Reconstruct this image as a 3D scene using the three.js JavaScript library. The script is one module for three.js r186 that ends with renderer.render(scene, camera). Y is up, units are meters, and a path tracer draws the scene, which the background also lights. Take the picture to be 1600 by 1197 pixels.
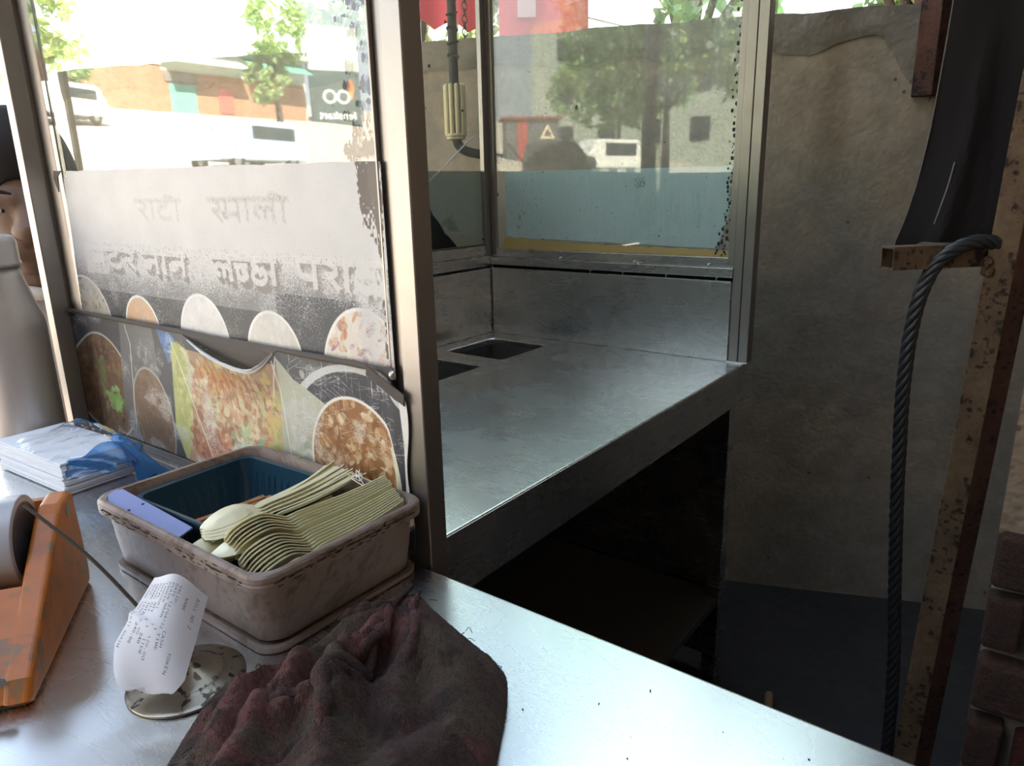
import * as THREE from 'three';
import { mergeGeometries, mergeVertices, toCreasedNormals } from 'three/addons/utils/BufferGeometryUtils.js';
import { RoundedBoxGeometry } from 'three/addons/geometries/RoundedBoxGeometry.js';
import { MarchingCubes } from 'three/addons/objects/MarchingCubes.js';
import { RectAreaLightUniformsLib } from 'three/addons/lights/RectAreaLightUniformsLib.js';

// ------------------------------------------------------------------ camera, sky, sun, exposure
const CY = 0.85;                                   // height of the steel counters above the ground
const scene = new THREE.Scene();
const camera = new THREE.PerspectiveCamera(56.26, 1600 / 1197, 0.05, 400);
camera.position.set(0, CY + 0.4, 0);
camera.rotation.set(THREE.MathUtils.degToRad(-15.3), THREE.MathUtils.degToRad(37.3), THREE.MathUtils.degToRad(-1.3), 'YXZ');
const renderer = new THREE.WebGLRenderer({ antialias: true });
renderer.toneMapping = THREE.LinearToneMapping;
renderer.toneMappingExposure = 2.8;
renderer.shadowMap.enabled = true;
RectAreaLightUniformsLib.init();

function rng(seed) { let s = seed >>> 0; return () => { s = (s + 0x6d2b79f5) | 0; let t = Math.imul(s ^ (s >>> 15), 1 | s); t = (t + Math.imul(t ^ (t >>> 7), 61 | t)) ^ t; return ((t ^ (t >>> 14)) >>> 0) / 4294967296; }; }
function hash2(x, y, s) { let h = Math.imul(x | 0, 374761393) + Math.imul(y | 0, 668265263) + Math.imul(s | 0, 1274126177); h = Math.imul(h ^ (h >>> 13), 1274126177); return ((h ^ (h >>> 16)) >>> 0) / 4294967296; }
function vnoise(x, y, per, seed) {                 // value noise that repeats after `per` cells
  const ix = Math.floor(x), iy = Math.floor(y), fx = x - ix, fy = y - iy, u = fx * fx * (3 - 2 * fx), v = fy * fy * (3 - 2 * fy);
  const m = (a) => ((a % per) + per) % per, a = hash2(m(ix), m(iy), seed), b = hash2(m(ix + 1), m(iy), seed), c = hash2(m(ix), m(iy + 1), seed), d = hash2(m(ix + 1), m(iy + 1), seed);
  return (a + (b - a) * u) * (1 - v) + (c + (d - c) * u) * v;
}
function fbm(x, y, per, seed, oct = 4) { let s = 0, a = 0.5, n = 0; for (let i = 0; i < oct; i++) { s += a * vnoise(x, y, per, seed + i); n += a; a *= 0.5; x *= 2; y *= 2; per *= 2; } return s / n; }
const clamp = THREE.MathUtils.clamp, lerp = THREE.MathUtils.lerp, sstep = (x, a, b) => { const t = clamp((x - a) / (b - a), 0, 1); return t * t * (3 - 2 * t); };

const SKY = 1.3;
{
  const W = 512, H = 256, d = new Float32Array(W * H * 4);
  for (let j = 0; j < H; j++) {
    const el = ((j + 0.5) / H - 0.5) * Math.PI, y = Math.sin(el);
    for (let i = 0; i < W; i++) {
      const k = Math.pow(1 - clamp(y, 0, 1), 2.2), o = (j * W + i) * 4;
      const cl = sstep(fbm((i / W) * 8, (j / H) * 10, 8, 5, 5), 0.48, 0.72) * sstep(y, 0.05, 0.3) * 0.5;
      let c = [lerp(0.52, 1.15, k), lerp(0.72, 1.18, k), lerp(1.05, 1.2, k)];
      c = c.map((v) => lerp(v, 1.3, cl));
      if (y < 0) c = [0.45, 0.43, 0.4];
      for (let q = 0; q < 3; q++) d[o + q] = c[q] * SKY;
      d[o + 3] = 1;
    }
  }
  const t = new THREE.DataTexture(d, W, H, THREE.RGBAFormat, THREE.FloatType);
  t.mapping = THREE.EquirectangularReflectionMapping; t.magFilter = THREE.LinearFilter; t.wrapS = THREE.RepeatWrapping; t.needsUpdate = true;
  scene.background = t; scene.environment = t;
}
const sun = new THREE.DirectionalLight(0xfff3e4, 21);
sun.position.set(16.8, 20, -7.6); sun.target.position.set(0, 0, 0);
sun.castShadow = true; sun.shadow.mapSize.set(2048, 2048);
Object.assign(sun.shadow.camera, { left: -50, right: 50, top: 50, bottom: -50, near: 0.5, far: 120 });
scene.add(sun, sun.target);

// ------------------------------------------------------------------ helpers
const used = new Map();
function numbered(n) { const k = used.get(n) || 0; used.set(n, k + 1); return k ? `${n}_${String(k).padStart(3, '0')}` : n; }
function tag(o, label, category, group) { o.userData.label = label; if (category) o.userData.category = category; if (group) o.userData.group = group; return o; }
function thing(name, label, category, pos = [0, 0, 0], turn = 0, group) {
  const o = new THREE.Group(); o.name = numbered(name); o.position.set(...pos); o.rotation.y = turn; scene.add(o); return tag(o, label, category, group);
}
function norm(g) {
  let q = g.index ? g.toNonIndexed() : g.clone();
  if (!q.attributes.normal) q.computeVertexNormals();
  if (!q.attributes.uv) q.setAttribute('uv', new THREE.BufferAttribute(new Float32Array(q.attributes.position.count * 2), 2));
  for (const k of Object.keys(q.attributes)) if (!['position', 'normal', 'uv'].includes(k)) q.deleteAttribute(k);
  q.clearGroups(); return q;
}
function merge(list) { return list.length === 1 ? list[0] : mergeGeometries(list.map(norm)); }
function part(name, geo, mat, parent, stuff) {
  const m = new THREE.Mesh(Array.isArray(geo) ? merge(geo) : geo, mat); m.name = name; m.castShadow = m.receiveShadow = true;
  if (stuff) m.userData.kind = 'stuff';
  parent.add(m); return m;
}
function solo(name, geo, mat, label, category, group) { const m = part(numbered(name), geo, mat, scene); return tag(m, label, category, group); }
function struct(name, geo, mat) { const m = part(name, geo, mat, scene); m.userData.kind = 'structure'; return m; }
// uv in metres by the axis a face looks along
function muv(g, ox = 0, oy = 0) {
  g = g.index ? g.toNonIndexed() : g; const p = g.attributes.position, n = p.count, uv = new Float32Array(n * 2), a = new THREE.Vector3(), b = new THREE.Vector3(), c = new THREE.Vector3();
  for (let i = 0; i < n; i += 3) {
    a.fromBufferAttribute(p, i); b.fromBufferAttribute(p, i + 1); c.fromBufferAttribute(p, i + 2);
    const N = b.clone().sub(a).cross(c.clone().sub(a)), x = Math.abs(N.x), y = Math.abs(N.y), z = Math.abs(N.z);
    [a, b, c].forEach((v, k) => { const q = y >= x && y >= z ? [v.x, v.z] : x > z ? [v.z, v.y] : [v.x, v.y]; uv[(i + k) * 2] = q[0] + ox; uv[(i + k) * 2 + 1] = q[1] + oy; });
  }
  g.setAttribute('uv', new THREE.BufferAttribute(uv, 2)); return g;
}
function upUV(g) { const u = g.attributes.uv; for (let i = 0; i < u.count; i++) { const a = u.getX(i); u.setXY(i, u.getY(i), a); } return g; }
// rounded box by its extents: x0,x1,y0,y1,z0,z1
function bx(x0, x1, y0, y1, z0, z1, r = 0.0015, seg = 2) {
  const w = x1 - x0, h = y1 - y0, d = z1 - z0; r = Math.min(r, w / 2.05, h / 2.05, d / 2.05);
  const g = new RoundedBoxGeometry(w, h, d, seg, r); g.translate((x0 + x1) / 2, (y0 + y1) / 2, (z0 + z1) / 2); return muv(g);
}
const V = (x, y, z) => new THREE.Vector3(x, y, z);
function tube(pts, r, seg = 40, rad = 10, closed = false) { return new THREE.TubeGeometry(new THREE.CatmullRomCurve3(pts.map((p) => (p.isVector3 ? p : V(...p))), closed), seg, r, rad, closed); }
function grid(nu, nv, f, both = false, turn = false) {          // surface f(u,v) -> [x,y,z], indexed, smooth normals, uv 0..1
  const P = [], U = [], I = [];
  for (let j = 0; j <= nv; j++) for (let i = 0; i <= nu; i++) { P.push(...f(i / nu, j / nv)); turn ? U.push(1 - j / nv, i / nu) : U.push(i / nu, j / nv); }
  for (let j = 0; j < nv; j++) for (let i = 0; i < nu; i++) { const a = j * (nu + 1) + i, b = a + 1, c = a + nu + 1, d = c + 1; I.push(a, b, d, a, d, c); if (both) I.push(a, d, b, a, c, d); }
  const g = new THREE.BufferGeometry(); g.setAttribute('position', new THREE.Float32BufferAttribute(P, 3)); g.setAttribute('uv', new THREE.Float32BufferAttribute(U, 2)); g.setIndex(I); g.computeVertexNormals(); return g;
}
// a sheet with thickness: front from f, back pushed along the normal, edges closed
function sheet(nu, nv, f, t) {
  const a = grid(nu, nv, f), p = a.attributes.position, n = a.attributes.normal, N = p.count, P = [], U = [], I = [];
  for (let s = 0; s < 2; s++) for (let i = 0; i < N; i++) { P.push(p.getX(i) - s * t * n.getX(i), p.getY(i) - s * t * n.getY(i), p.getZ(i) - s * t * n.getZ(i)); U.push(a.attributes.uv.getX(i), a.attributes.uv.getY(i)); }
  const ix = a.index.array; for (let i = 0; i < ix.length; i += 3) { I.push(ix[i], ix[i + 1], ix[i + 2], ix[i] + N, ix[i + 2] + N, ix[i + 1] + N); }
  const ring = []; for (let i = 0; i < nu; i++) ring.push(i); for (let j = 0; j < nv; j++) ring.push(j * (nu + 1) + nu); for (let i = nu; i > 0; i--) ring.push(nv * (nu + 1) + i); for (let j = nv; j > 0; j--) ring.push(j * (nu + 1));
  ring.forEach((v, k) => { const w = ring[(k + 1) % ring.length]; I.push(v, v + N, w, w, v + N, w + N); });
  const g = new THREE.BufferGeometry(); g.setAttribute('position', new THREE.Float32BufferAttribute(P, 3)); g.setAttribute('uv', new THREE.Float32BufferAttribute(U, 2)); g.setIndex(I);
  return toCreasedNormals(g, 0.9);
}
function shapeOf(pts, holes = []) { const s = new THREE.Shape(pts.map((p) => new THREE.Vector2(...p))); for (const h of holes) s.holes.push(new THREE.Path(h.map((p) => new THREE.Vector2(...p)))); return s; }
function extr(shape, depth, bev = 0) { return muv(new THREE.ExtrudeGeometry(shape, { depth, bevelEnabled: bev > 0, bevelThickness: bev, bevelSize: bev, bevelOffset: -bev, bevelSegments: 2, curveSegments: 24 })); }
function planarUV(g, x0, x1, y0, y1) { const p = g.attributes.position, uv = new Float32Array(p.count * 2); for (let i = 0; i < p.count; i++) { uv[2 * i] = (p.getX(i) - x0) / (x1 - x0); uv[2 * i + 1] = (p.getY(i) - y0) / (y1 - y0); } g.setAttribute('uv', new THREE.BufferAttribute(uv, 2)); return g; }
function ragged(pts, amp, step, seed) {            // breaks straight outlines into torn ones
  const r = rng(seed), out = [];
  pts.forEach((p, i) => { const q = pts[(i + 1) % pts.length], L = Math.hypot(q[0] - p[0], q[1] - p[1]), n = Math.max(1, Math.round(L / step)); for (let k = 0; k < n; k++) { const t = k / n, a = p[2] === 0 ? 0 : amp; out.push([lerp(p[0], q[0], t) + (k ? (r() - 0.5) * a : 0), lerp(p[1], q[1], t) + (k ? (r() - 0.5) * a : 0)]); } });
  return out;
}
// textures
function dataTex(W, H, f, srgb, rep) {             // f(x, y in pixels) -> [r,g,b] 0..1
  const d = new Uint8Array(W * H * 4); for (let y = 0; y < H; y++) for (let x = 0; x < W; x++) { const c = f(x, y), o = (y * W + x) * 4; for (let k = 0; k < 3; k++) d[o + k] = clamp(c[k], 0, 1) * 255; d[o + 3] = 255; }
  const t = new THREE.DataTexture(d, W, H, THREE.RGBAFormat); t.wrapS = t.wrapT = THREE.RepeatWrapping; t.magFilter = THREE.LinearFilter; t.minFilter = THREE.LinearFilter; if (srgb) t.colorSpace = THREE.SRGBColorSpace; if (rep) t.repeat.set(rep, rep); t.needsUpdate = true; return t;
}
function canvasTex(W, H, draw, srgb = true, wrap = false) {
  const c = document.createElement('canvas'); c.width = W; c.height = H; const x = c.getContext('2d'); draw(x, W, H);
  const t = new THREE.CanvasTexture(c); if (srgb) t.colorSpace = THREE.SRGBColorSpace; t.magFilter = THREE.LinearFilter; if (wrap) t.wrapS = t.wrapT = THREE.RepeatWrapping; t.needsUpdate = true; return t;
}
const css = (r, g, b, a = 1) => `rgba(${r | 0},${g | 0},${b | 0},${a})`;
const std = (o) => new THREE.MeshStandardMaterial(o), phy = (o) => new THREE.MeshPhysicalMaterial(o);
const hex = (h) => new THREE.Color(h);
const mix3 = (a, b, t) => [lerp(a[0], b[0], t), lerp(a[1], b[1], t), lerp(a[2], b[2], t)];

// ------------------------------------------------------------------ materials
const T = {};
{ // brushed and scratched stainless steel: 0.5 m tile
  const N = 1024, h = new Float32Array(N * N), ro = new Float32Array(N * N), r = rng(11);
  const line = new Float32Array(N); for (let y = 0; y < N; y++) line[y] = r();
  for (let y = 0; y < N; y++) for (let x = 0; x < N; x++) {
    const o = y * N + x;
    h[o] = 0.5 + (vnoise((x / N) * 12, (y / N) * 512, 512, 3) - 0.5) * 0.3 + (line[y] - 0.5) * 0.12;
    ro[o] = 0.274 + (fbm((x / N) * 6, (y / N) * 6, 6, 21, 4) - 0.5) * 0.07 + (vnoise((x / N) * 16, (y / N) * 512, 512, 9) - 0.5) * 0.018;
  }
  for (let k = 0; k < 420; k++) { // fine wipe scratches in all directions
    let x = r() * N, y = r() * N, a = (r() - 0.5) * 1.1 + (r() < 0.25 ? 1.2 : 0); const L = 30 + r() * 180, dep = 0.1 + r() * 0.3;
    for (let i = 0; i < L; i++) { x += Math.cos(a); y += Math.sin(a); a += (r() - 0.5) * 0.02; const o = (((y | 0) + N) % N) * N + (((x | 0) + N) % N); h[o] -= dep * 0.04; ro[o] += dep * 0.08; }
  }
  T.steelBump = dataTex(N, N, (x, y) => { const v = h[y * N + x]; return [v, v, v]; }, false, 2);
  T.steelRough = dataTex(N, N, (x, y) => { const v = ro[y * N + x]; return [v, v, v]; }, false, 2);
}
T.grime = dataTex(512, 512, (x, y) => { // blotches of old grease on metal, colour multiplier
  const a = fbm(x / 64, y / 64, 8, 31, 5), b = fbm(x / 16, y / 16, 32, 41, 3), m = sstep(a * 0.7 + b * 0.3, 0.52, 0.72);
  return mix3([1, 1, 1], [0.85, 0.82, 0.8], m * 0.14);
}, true, 2);
const steel = std({ color: new THREE.Color(0.62, 0.62, 0.61), metalness: 1, roughness: 1, roughnessMap: T.steelRough, bumpMap: T.steelBump, bumpScale: 0.000005, map: T.grime });
const steelTop = std({ color: new THREE.Color(0.74, 0.76, 0.77), metalness: 1, roughness: 1, roughnessMap: T.steelRough, bumpMap: T.steelBump, bumpScale: 0.000005 });
const steelPost = std({ color: new THREE.Color(0.3, 0.275, 0.255), metalness: 0.85, roughness: 1.35, roughnessMap: T.steelRough, bumpMap: T.steelBump, bumpScale: 0.000005, map: T.grime });
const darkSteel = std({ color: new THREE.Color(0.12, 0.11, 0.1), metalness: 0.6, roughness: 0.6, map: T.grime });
const black = phy({ color: new THREE.Color(0.014, 0.012, 0.012), roughness: 0.9, specularIntensity: 0.2 });
T.concrete = dataTex(1024, 1024, (x, y) => { // 2 m tile: weathered cement render
  const u = x / 1024, v = y / 1024, a = fbm(u * 5, v * 5, 5, 51, 6), b = fbm(u * 40, v * 40, 40, 61, 3), c = fbm(u * 14, v * 3, 14, 71, 4), s = fbm(u * 160, v * 160, 160, 81, 2);
  let q = mix3([0.62, 0.59, 0.55], [0.7, 0.64, 0.56], a); q = mix3(q, [0.52, 0.44, 0.36], sstep(c, 0.55, 0.85) * 0.4); q = mix3(q, [0.56, 0.56, 0.55], sstep(a, 0.55, 0.3) * 0.5);
  const k = 0.88 + 0.16 * b + 0.1 * (s - 0.5) - (hash2(x >> 2, y >> 2, 7) < 0.0006 ? 0.3 : 0); return q.map((e) => e * k);
}, true, 0.5);
T.concreteBump = dataTex(512, 512, (x, y) => { const v = fbm(x / 32, y / 32, 16, 91, 5) * 0.7 + fbm(x / 4, y / 4, 128, 95, 2) * 0.3; return [v, v, v]; }, false, 1);
const concrete = std({ map: T.concrete, bumpMap: T.concreteBump, bumpScale: 0.004, roughness: 0.95, color: new THREE.Color(1, 0.95, 0.88) });
const mortar = std({ color: new THREE.Color(0.66, 0.67, 0.67), roughness: 0.97, bumpMap: T.concreteBump, bumpScale: 0.005, map: T.concrete });
T.rust = dataTex(512, 512, (x, y) => {
  const a = fbm(x / 64, y / 64, 8, 101, 5), b = fbm(x / 10, y / 10, 51.2 | 0, 111, 3); let c = mix3([0.58, 0.49, 0.38], [0.42, 0.33, 0.25], a);
  c = mix3(c, [0.16, 0.1, 0.07], sstep(a * 0.6 + b * 0.4, 0.52, 0.66)); return c.map((e) => e * (0.85 + 0.3 * b));
}, true, 3);
const rust = std({ map: T.rust, color: new THREE.Color(0.55, 0.52, 0.48), roughness: 0.85, metalness: 0.1, bumpMap: T.concreteBump, bumpScale: 0.001 });
const redRust = std({ map: T.rust, roughness: 0.85, metalness: 0.1, color: new THREE.Color(0.3, 0.16, 0.14), bumpMap: T.concreteBump, bumpScale: 0.001 });
const darkRust = std({ map: T.rust, roughness: 0.9, color: new THREE.Color(0.3, 0.2, 0.18) });

// dusty glass: grainy specks and dried drips that block light, everything else clear
function glassMats(W, H, seed, opt) {
  const r = rng(seed), tr = new Float32Array(W * H).fill(1), col = new Float32Array(W * H);
  for (let y = 0; y < H; y++) for (let x = 0; x < W; x++) { const o = y * W + x, g = hash2(x, y, seed), d = fbm(x / 90, y / 140, 64, seed + 1, 4), st = vnoise(x / 5, y / 160, 512, seed + 2); tr[o] = 1 - opt.dust * (0.45 + 0.8 * d) * (0.6 + 0.8 * g) * (0.75 + 0.5 * st); }
  const blob = (cx, cy, rx, ry, op, c) => { for (let y = Math.max(0, cy - ry * 1.6 | 0); y < Math.min(H, cy + ry * 1.6); y++) for (let x = Math.max(0, cx - rx * 1.6 | 0); x < Math.min(W, cx + rx * 1.6); x++) { const q = Math.hypot((x - cx) / rx, (y - cy) / ry) + (vnoise(x / 3, y / 3, 4096, seed + 5) - 0.5) * 0.9; if (q < 1) { const o = y * W + x; tr[o] = Math.min(tr[o], 1 - op); col[o] = c; } } };
  opt.marks(r, blob, W, H);
  const trT = dataTex(W, H, (x, y) => { const v = tr[y * W + x]; return [v, v, v]; }, false), colT = dataTex(W, H, (x, y) => (col[y * W + x] ? [0.27, 0.22, 0.17] : opt.tint || [0.96, 0.97, 0.955]), true);
  for (const t of [trT, colT]) t.wrapS = t.wrapT = THREE.ClampToEdgeWrapping;
  return phy({ color: 0xffffff, map: colT, transmission: 1, transmissionMap: trT, roughness: 0.02, ior: opt.ior || 1.6, thickness: 0 });
}
const frontGlass = glassMats(768, 1280, 201, { dust: 0.06, ior: 1.75, marks(r, blob, W, H) {
  for (let k = 0; k < 130; k++) { const y = H * (0.33 + 0.42 * Math.pow(r(), 1.4)); blob(W - 10 - Math.pow(r(), 1.6) * 46, y, 1 + r() * 2.6, 1.5 + r() * 6, 0.8, 1); }
  for (let k = 0; k < 34; k++) blob(W - 14 - r() * 40, H * 0.325 + r() * 12, 1.2 + r() * 2.6, 1.5 + r() * 4, 0.85, 1);
  for (let k = 0; k < 40; k++) blob(r() * W, r() * H, 0.8, 0.8, 0.5, 1);
} });
const backGlass = glassMats(640, 1024, 211, { dust: 0.1, marks(r, blob, W, H) {
  for (let k = 0; k < 160; k++) blob(W - 2 - Math.pow(r(), 2) * 12, r() * H, 1 + r() * 1.6, 1 + r() * 3, 0.8, 1);
  for (let k = 0; k < 30; k++) blob(r() * W, r() * H, 0.9, 1.2, 0.5, 1);
  blob(250, 330, 2, 6, 0.7, 1);
} });
const endGlass = glassMats(512, 512, 221, { dust: 0.05, marks(r, blob, W, H) { for (let k = 0; k < 40; k++) blob(r() * W, r() * H, 1, 1.2, 0.5, 1); } });

// ------------------------------------------------------------------ ground, walls, roof
const gy = (x) => (x > -3 ? 0 : x > -22 ? 0.1 * (-x - 3) : 1.9 + 0.19 * (-x - 22));   // the street climbs away from the stall
T.paving = dataTex(512, 512, (x, y) => { const a = fbm(x / 64, y / 64, 8, 131, 5), b = hash2(x, y, 3), l = sstep(fbm(x / 20, y / 20, 25, 135, 3), 0.6, 0.75); let c = mix3([0.66, 0.63, 0.58], [0.76, 0.74, 0.7], a); c = mix3(c, [0.45, 0.43, 0.4], l * 0.4); return c.map((e) => e * (0.92 + 0.12 * b)); }, true, 0.25);
const paving = std({ map: T.paving, roughness: 0.95, color: new THREE.Color(0.95, 0.93, 0.9) });
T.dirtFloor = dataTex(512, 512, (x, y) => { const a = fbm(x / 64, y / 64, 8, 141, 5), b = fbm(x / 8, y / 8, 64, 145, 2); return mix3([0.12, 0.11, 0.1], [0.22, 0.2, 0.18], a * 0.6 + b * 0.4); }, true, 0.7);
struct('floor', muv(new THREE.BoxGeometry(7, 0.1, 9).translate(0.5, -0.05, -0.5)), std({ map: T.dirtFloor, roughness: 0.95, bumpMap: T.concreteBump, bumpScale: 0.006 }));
{
  const g = grid(60, 40, (u, v) => { const x = -3 - u * 60; return [x, gy(x) + 0.03 * Math.sin(x * 1.7 + v * 30), -45 + v * 130]; });
  const p = g.attributes.position, n = g.attributes.uv; for (let i = 0; i < p.count; i++) n.setXY(i, p.getX(i), p.getZ(i));
  struct('street', g, paving);
}
struct('ground', [muv(new THREE.BoxGeometry(40, 0.2, 60).translate(17, -0.16, 34)), muv(new THREE.BoxGeometry(40, 0.2, 40).translate(17, -0.16, -25))], paving);
// boundary wall of cement render, running obliquely behind the stall
const wallAt = (s, y, off = 0) => [-0.5 - 0.929 * s + 0.37 * off, y, -2.15 + 0.37 * s + 0.929 * off];
{
  const top = CY + 0.815;
  const f = sheet(110, 40, (u, v) => { const s = 2.55 - u * 3.95, y = v * (top - 0.02); return wallAt(s, y, 0.004 * (fbm(s * 3 + 9, y * 3, 999, 150, 4) - 0.5) * 2); }, 0.18);
  const p = f.attributes.position, n = f.attributes.uv; for (let i = 0; i < p.count; i++) n.setXY(i, p.getX(i) * 1.06, p.getY(i));
  const wall = struct('wall_back', f, concrete);
  // mortar coping smeared over the top, ragged lower edge
  const c = sheet(160, 10, (u, v) => { const s = 2.55 - u * 3.95, low = 0.085 + 0.1 * (fbm(s * 7 + 20, 3.3, 999, 160, 5) - 0.45) + 0.11 * Math.exp(-(((s + 0.14) / 0.05) ** 2)), y = top + 0.012 * fbm(s * 9 + 30, 1, 999, 164, 3) - (1 - v) * low; return wallAt(s, y, 0.0035 + 0.004 * sstep(v, 0, 0.3) + 0.007 * (fbm(s * 16 + 40, y * 16, 999, 170, 3) - 0.5)); }, 0.21);
  const q = c.attributes.position, m = c.attributes.uv; for (let i = 0; i < q.count; i++) m.setXY(i, q.getX(i) * 1.06, q.getY(i));
  part('coping', c, mortar, wall);
}
// brick wall at the right edge, plastered in its upper part, and an unseen side wall added to keep the seller's corner dark
{
  const wall = struct('wall_right', [muv(new THREE.BoxGeometry(1.4, 3.0, 0.2).translate(0.69, 1.5, -1.222)), muv(new THREE.BoxGeometry(0.2, 3.0, 9.4).translate(1.35, 1.5, 2.1))], std({ color: new THREE.Color(0.8, 0.76, 0.72), map: T.concrete, roughness: 1, bumpMap: T.concreteBump, bumpScale: 0.006 }));
  const r = rng(301), mats = ['#8a4a38', '#84645a', '#7a5a52', '#9a5a3c', '#6d4038'].map((c) => std({ color: hex(c), map: T.rustPale || T.concrete, roughness: 1, bumpMap: T.concreteBump, bumpScale: 0.006 }));
  const kinds = [0, 1, 2, 3].map((k) => { // chipped bricks
    const g = new RoundedBoxGeometry(1, 1, 1, 3, 0.12), p = g.attributes.position; for (let i = 0; i < p.count; i++) { const x = p.getX(i), y = p.getY(i), z = p.getZ(i), n = fbm(x * 4 + k * 9 + 50, y * 4 + z * 3 + 50, 999, 310 + k, 3) - 0.5; p.setXYZ(i, x * (1 + n * 0.08), y * (1 + n * 0.16), z * (1 + n * 0.3)); } g.computeVertexNormals(); return g;
  });
  for (let row = 0; row < 9; row++) {
    const y = CY - 0.105 - row * 0.098, off = row % 2 ? 0.045 : 0.07; let x = -0.012;
    for (let k = 0; k < 6; k++) { const w = k ? 0.215 : off; if (y < 0.05) break; const b = part('brick', kinds[(r() * 4) | 0], mats[k ? [0, 0, 3, 4, 0][(r() * 5) | 0] : [1, 2, 1, 3][(r() * 4) | 0]], wall); b.position.set(x + w / 2, y + (r() - 0.5) * 0.008, -1.12 + (r() - 0.5) * 0.008); b.scale.set(w, 0.08, 0.06); x += w + 0.014; }
  }
  const pl = sheet(50, 50, (u, v) => { const x = -0.012 + u * 1.4, low = CY - 0.06 + 0.05 * (fbm(x * 9 + 7, 2, 999, 320, 4) - 0.5), y = lerp(low, 2.55, v); return [x, y, -1.098 + 0.012 * (fbm(x * 12, y * 12, 999, 322, 4) - 0.5)]; }, 0.05);
  const p = pl.attributes.position, n = pl.attributes.uv; for (let i = 0; i < p.count; i++) n.setXY(i, p.getX(i), p.getY(i));
  part('plaster', pl, std({ color: new THREE.Color(0.72, 0.6, 0.5), map: T.concrete, roughness: 1, bumpMap: T.concreteBump, bumpScale: 0.01 }), wall);
}
{ // unseen wall added behind the camera to keep light off the right side
  struct('wall_blocker_front', muv(new THREE.BoxGeometry(1.9, 3.0, 0.15).translate(0.5, 1.5, 1.9)), std({ color: new THREE.Color(0.3, 0.27, 0.24), map: T.concrete, roughness: 1 }));
}
{ // unseen block added on the right to keep sun and sky out of the yard
  const h = struct('wall_blocker_yard', muv(new THREE.BoxGeometry(6, 7, 7).translate(3.35, 3.5, -5.9)), std({ color: new THREE.Color(0.35, 0.33, 0.3), map: T.concrete, roughness: 1 }));
}
{ // unseen corrugated roof sheets, added and cut to shade the stall
  const g = sheet(120, 2, (u, v) => { const x = -0.45 + u * 2.85; return [x, 3.02 + 0.012 * Math.sin(x * 80) + 0.03 * v, 2.3 - v * 3.8]; }, 0.002);
  const g3 = sheet(80, 2, (u, v) => { const x = -3.7 + u * 1.9; return [x, 3.05 + 0.012 * Math.sin(x * 80), 2.3 - v * 4.3]; }, 0.002);
  const g2 = sheet(80, 2, (u, v) => { const x = -0.35 + u * 2.7; return [x, 2.96 + 0.012 * Math.sin(x * 80), -1.4 - v * 1.4]; }, 0.002);
  struct('ceiling_shade', [g, g2, g3], std({ color: new THREE.Color(0.14, 0.13, 0.12), metalness: 0.2, roughness: 0.7 }));
}
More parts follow.
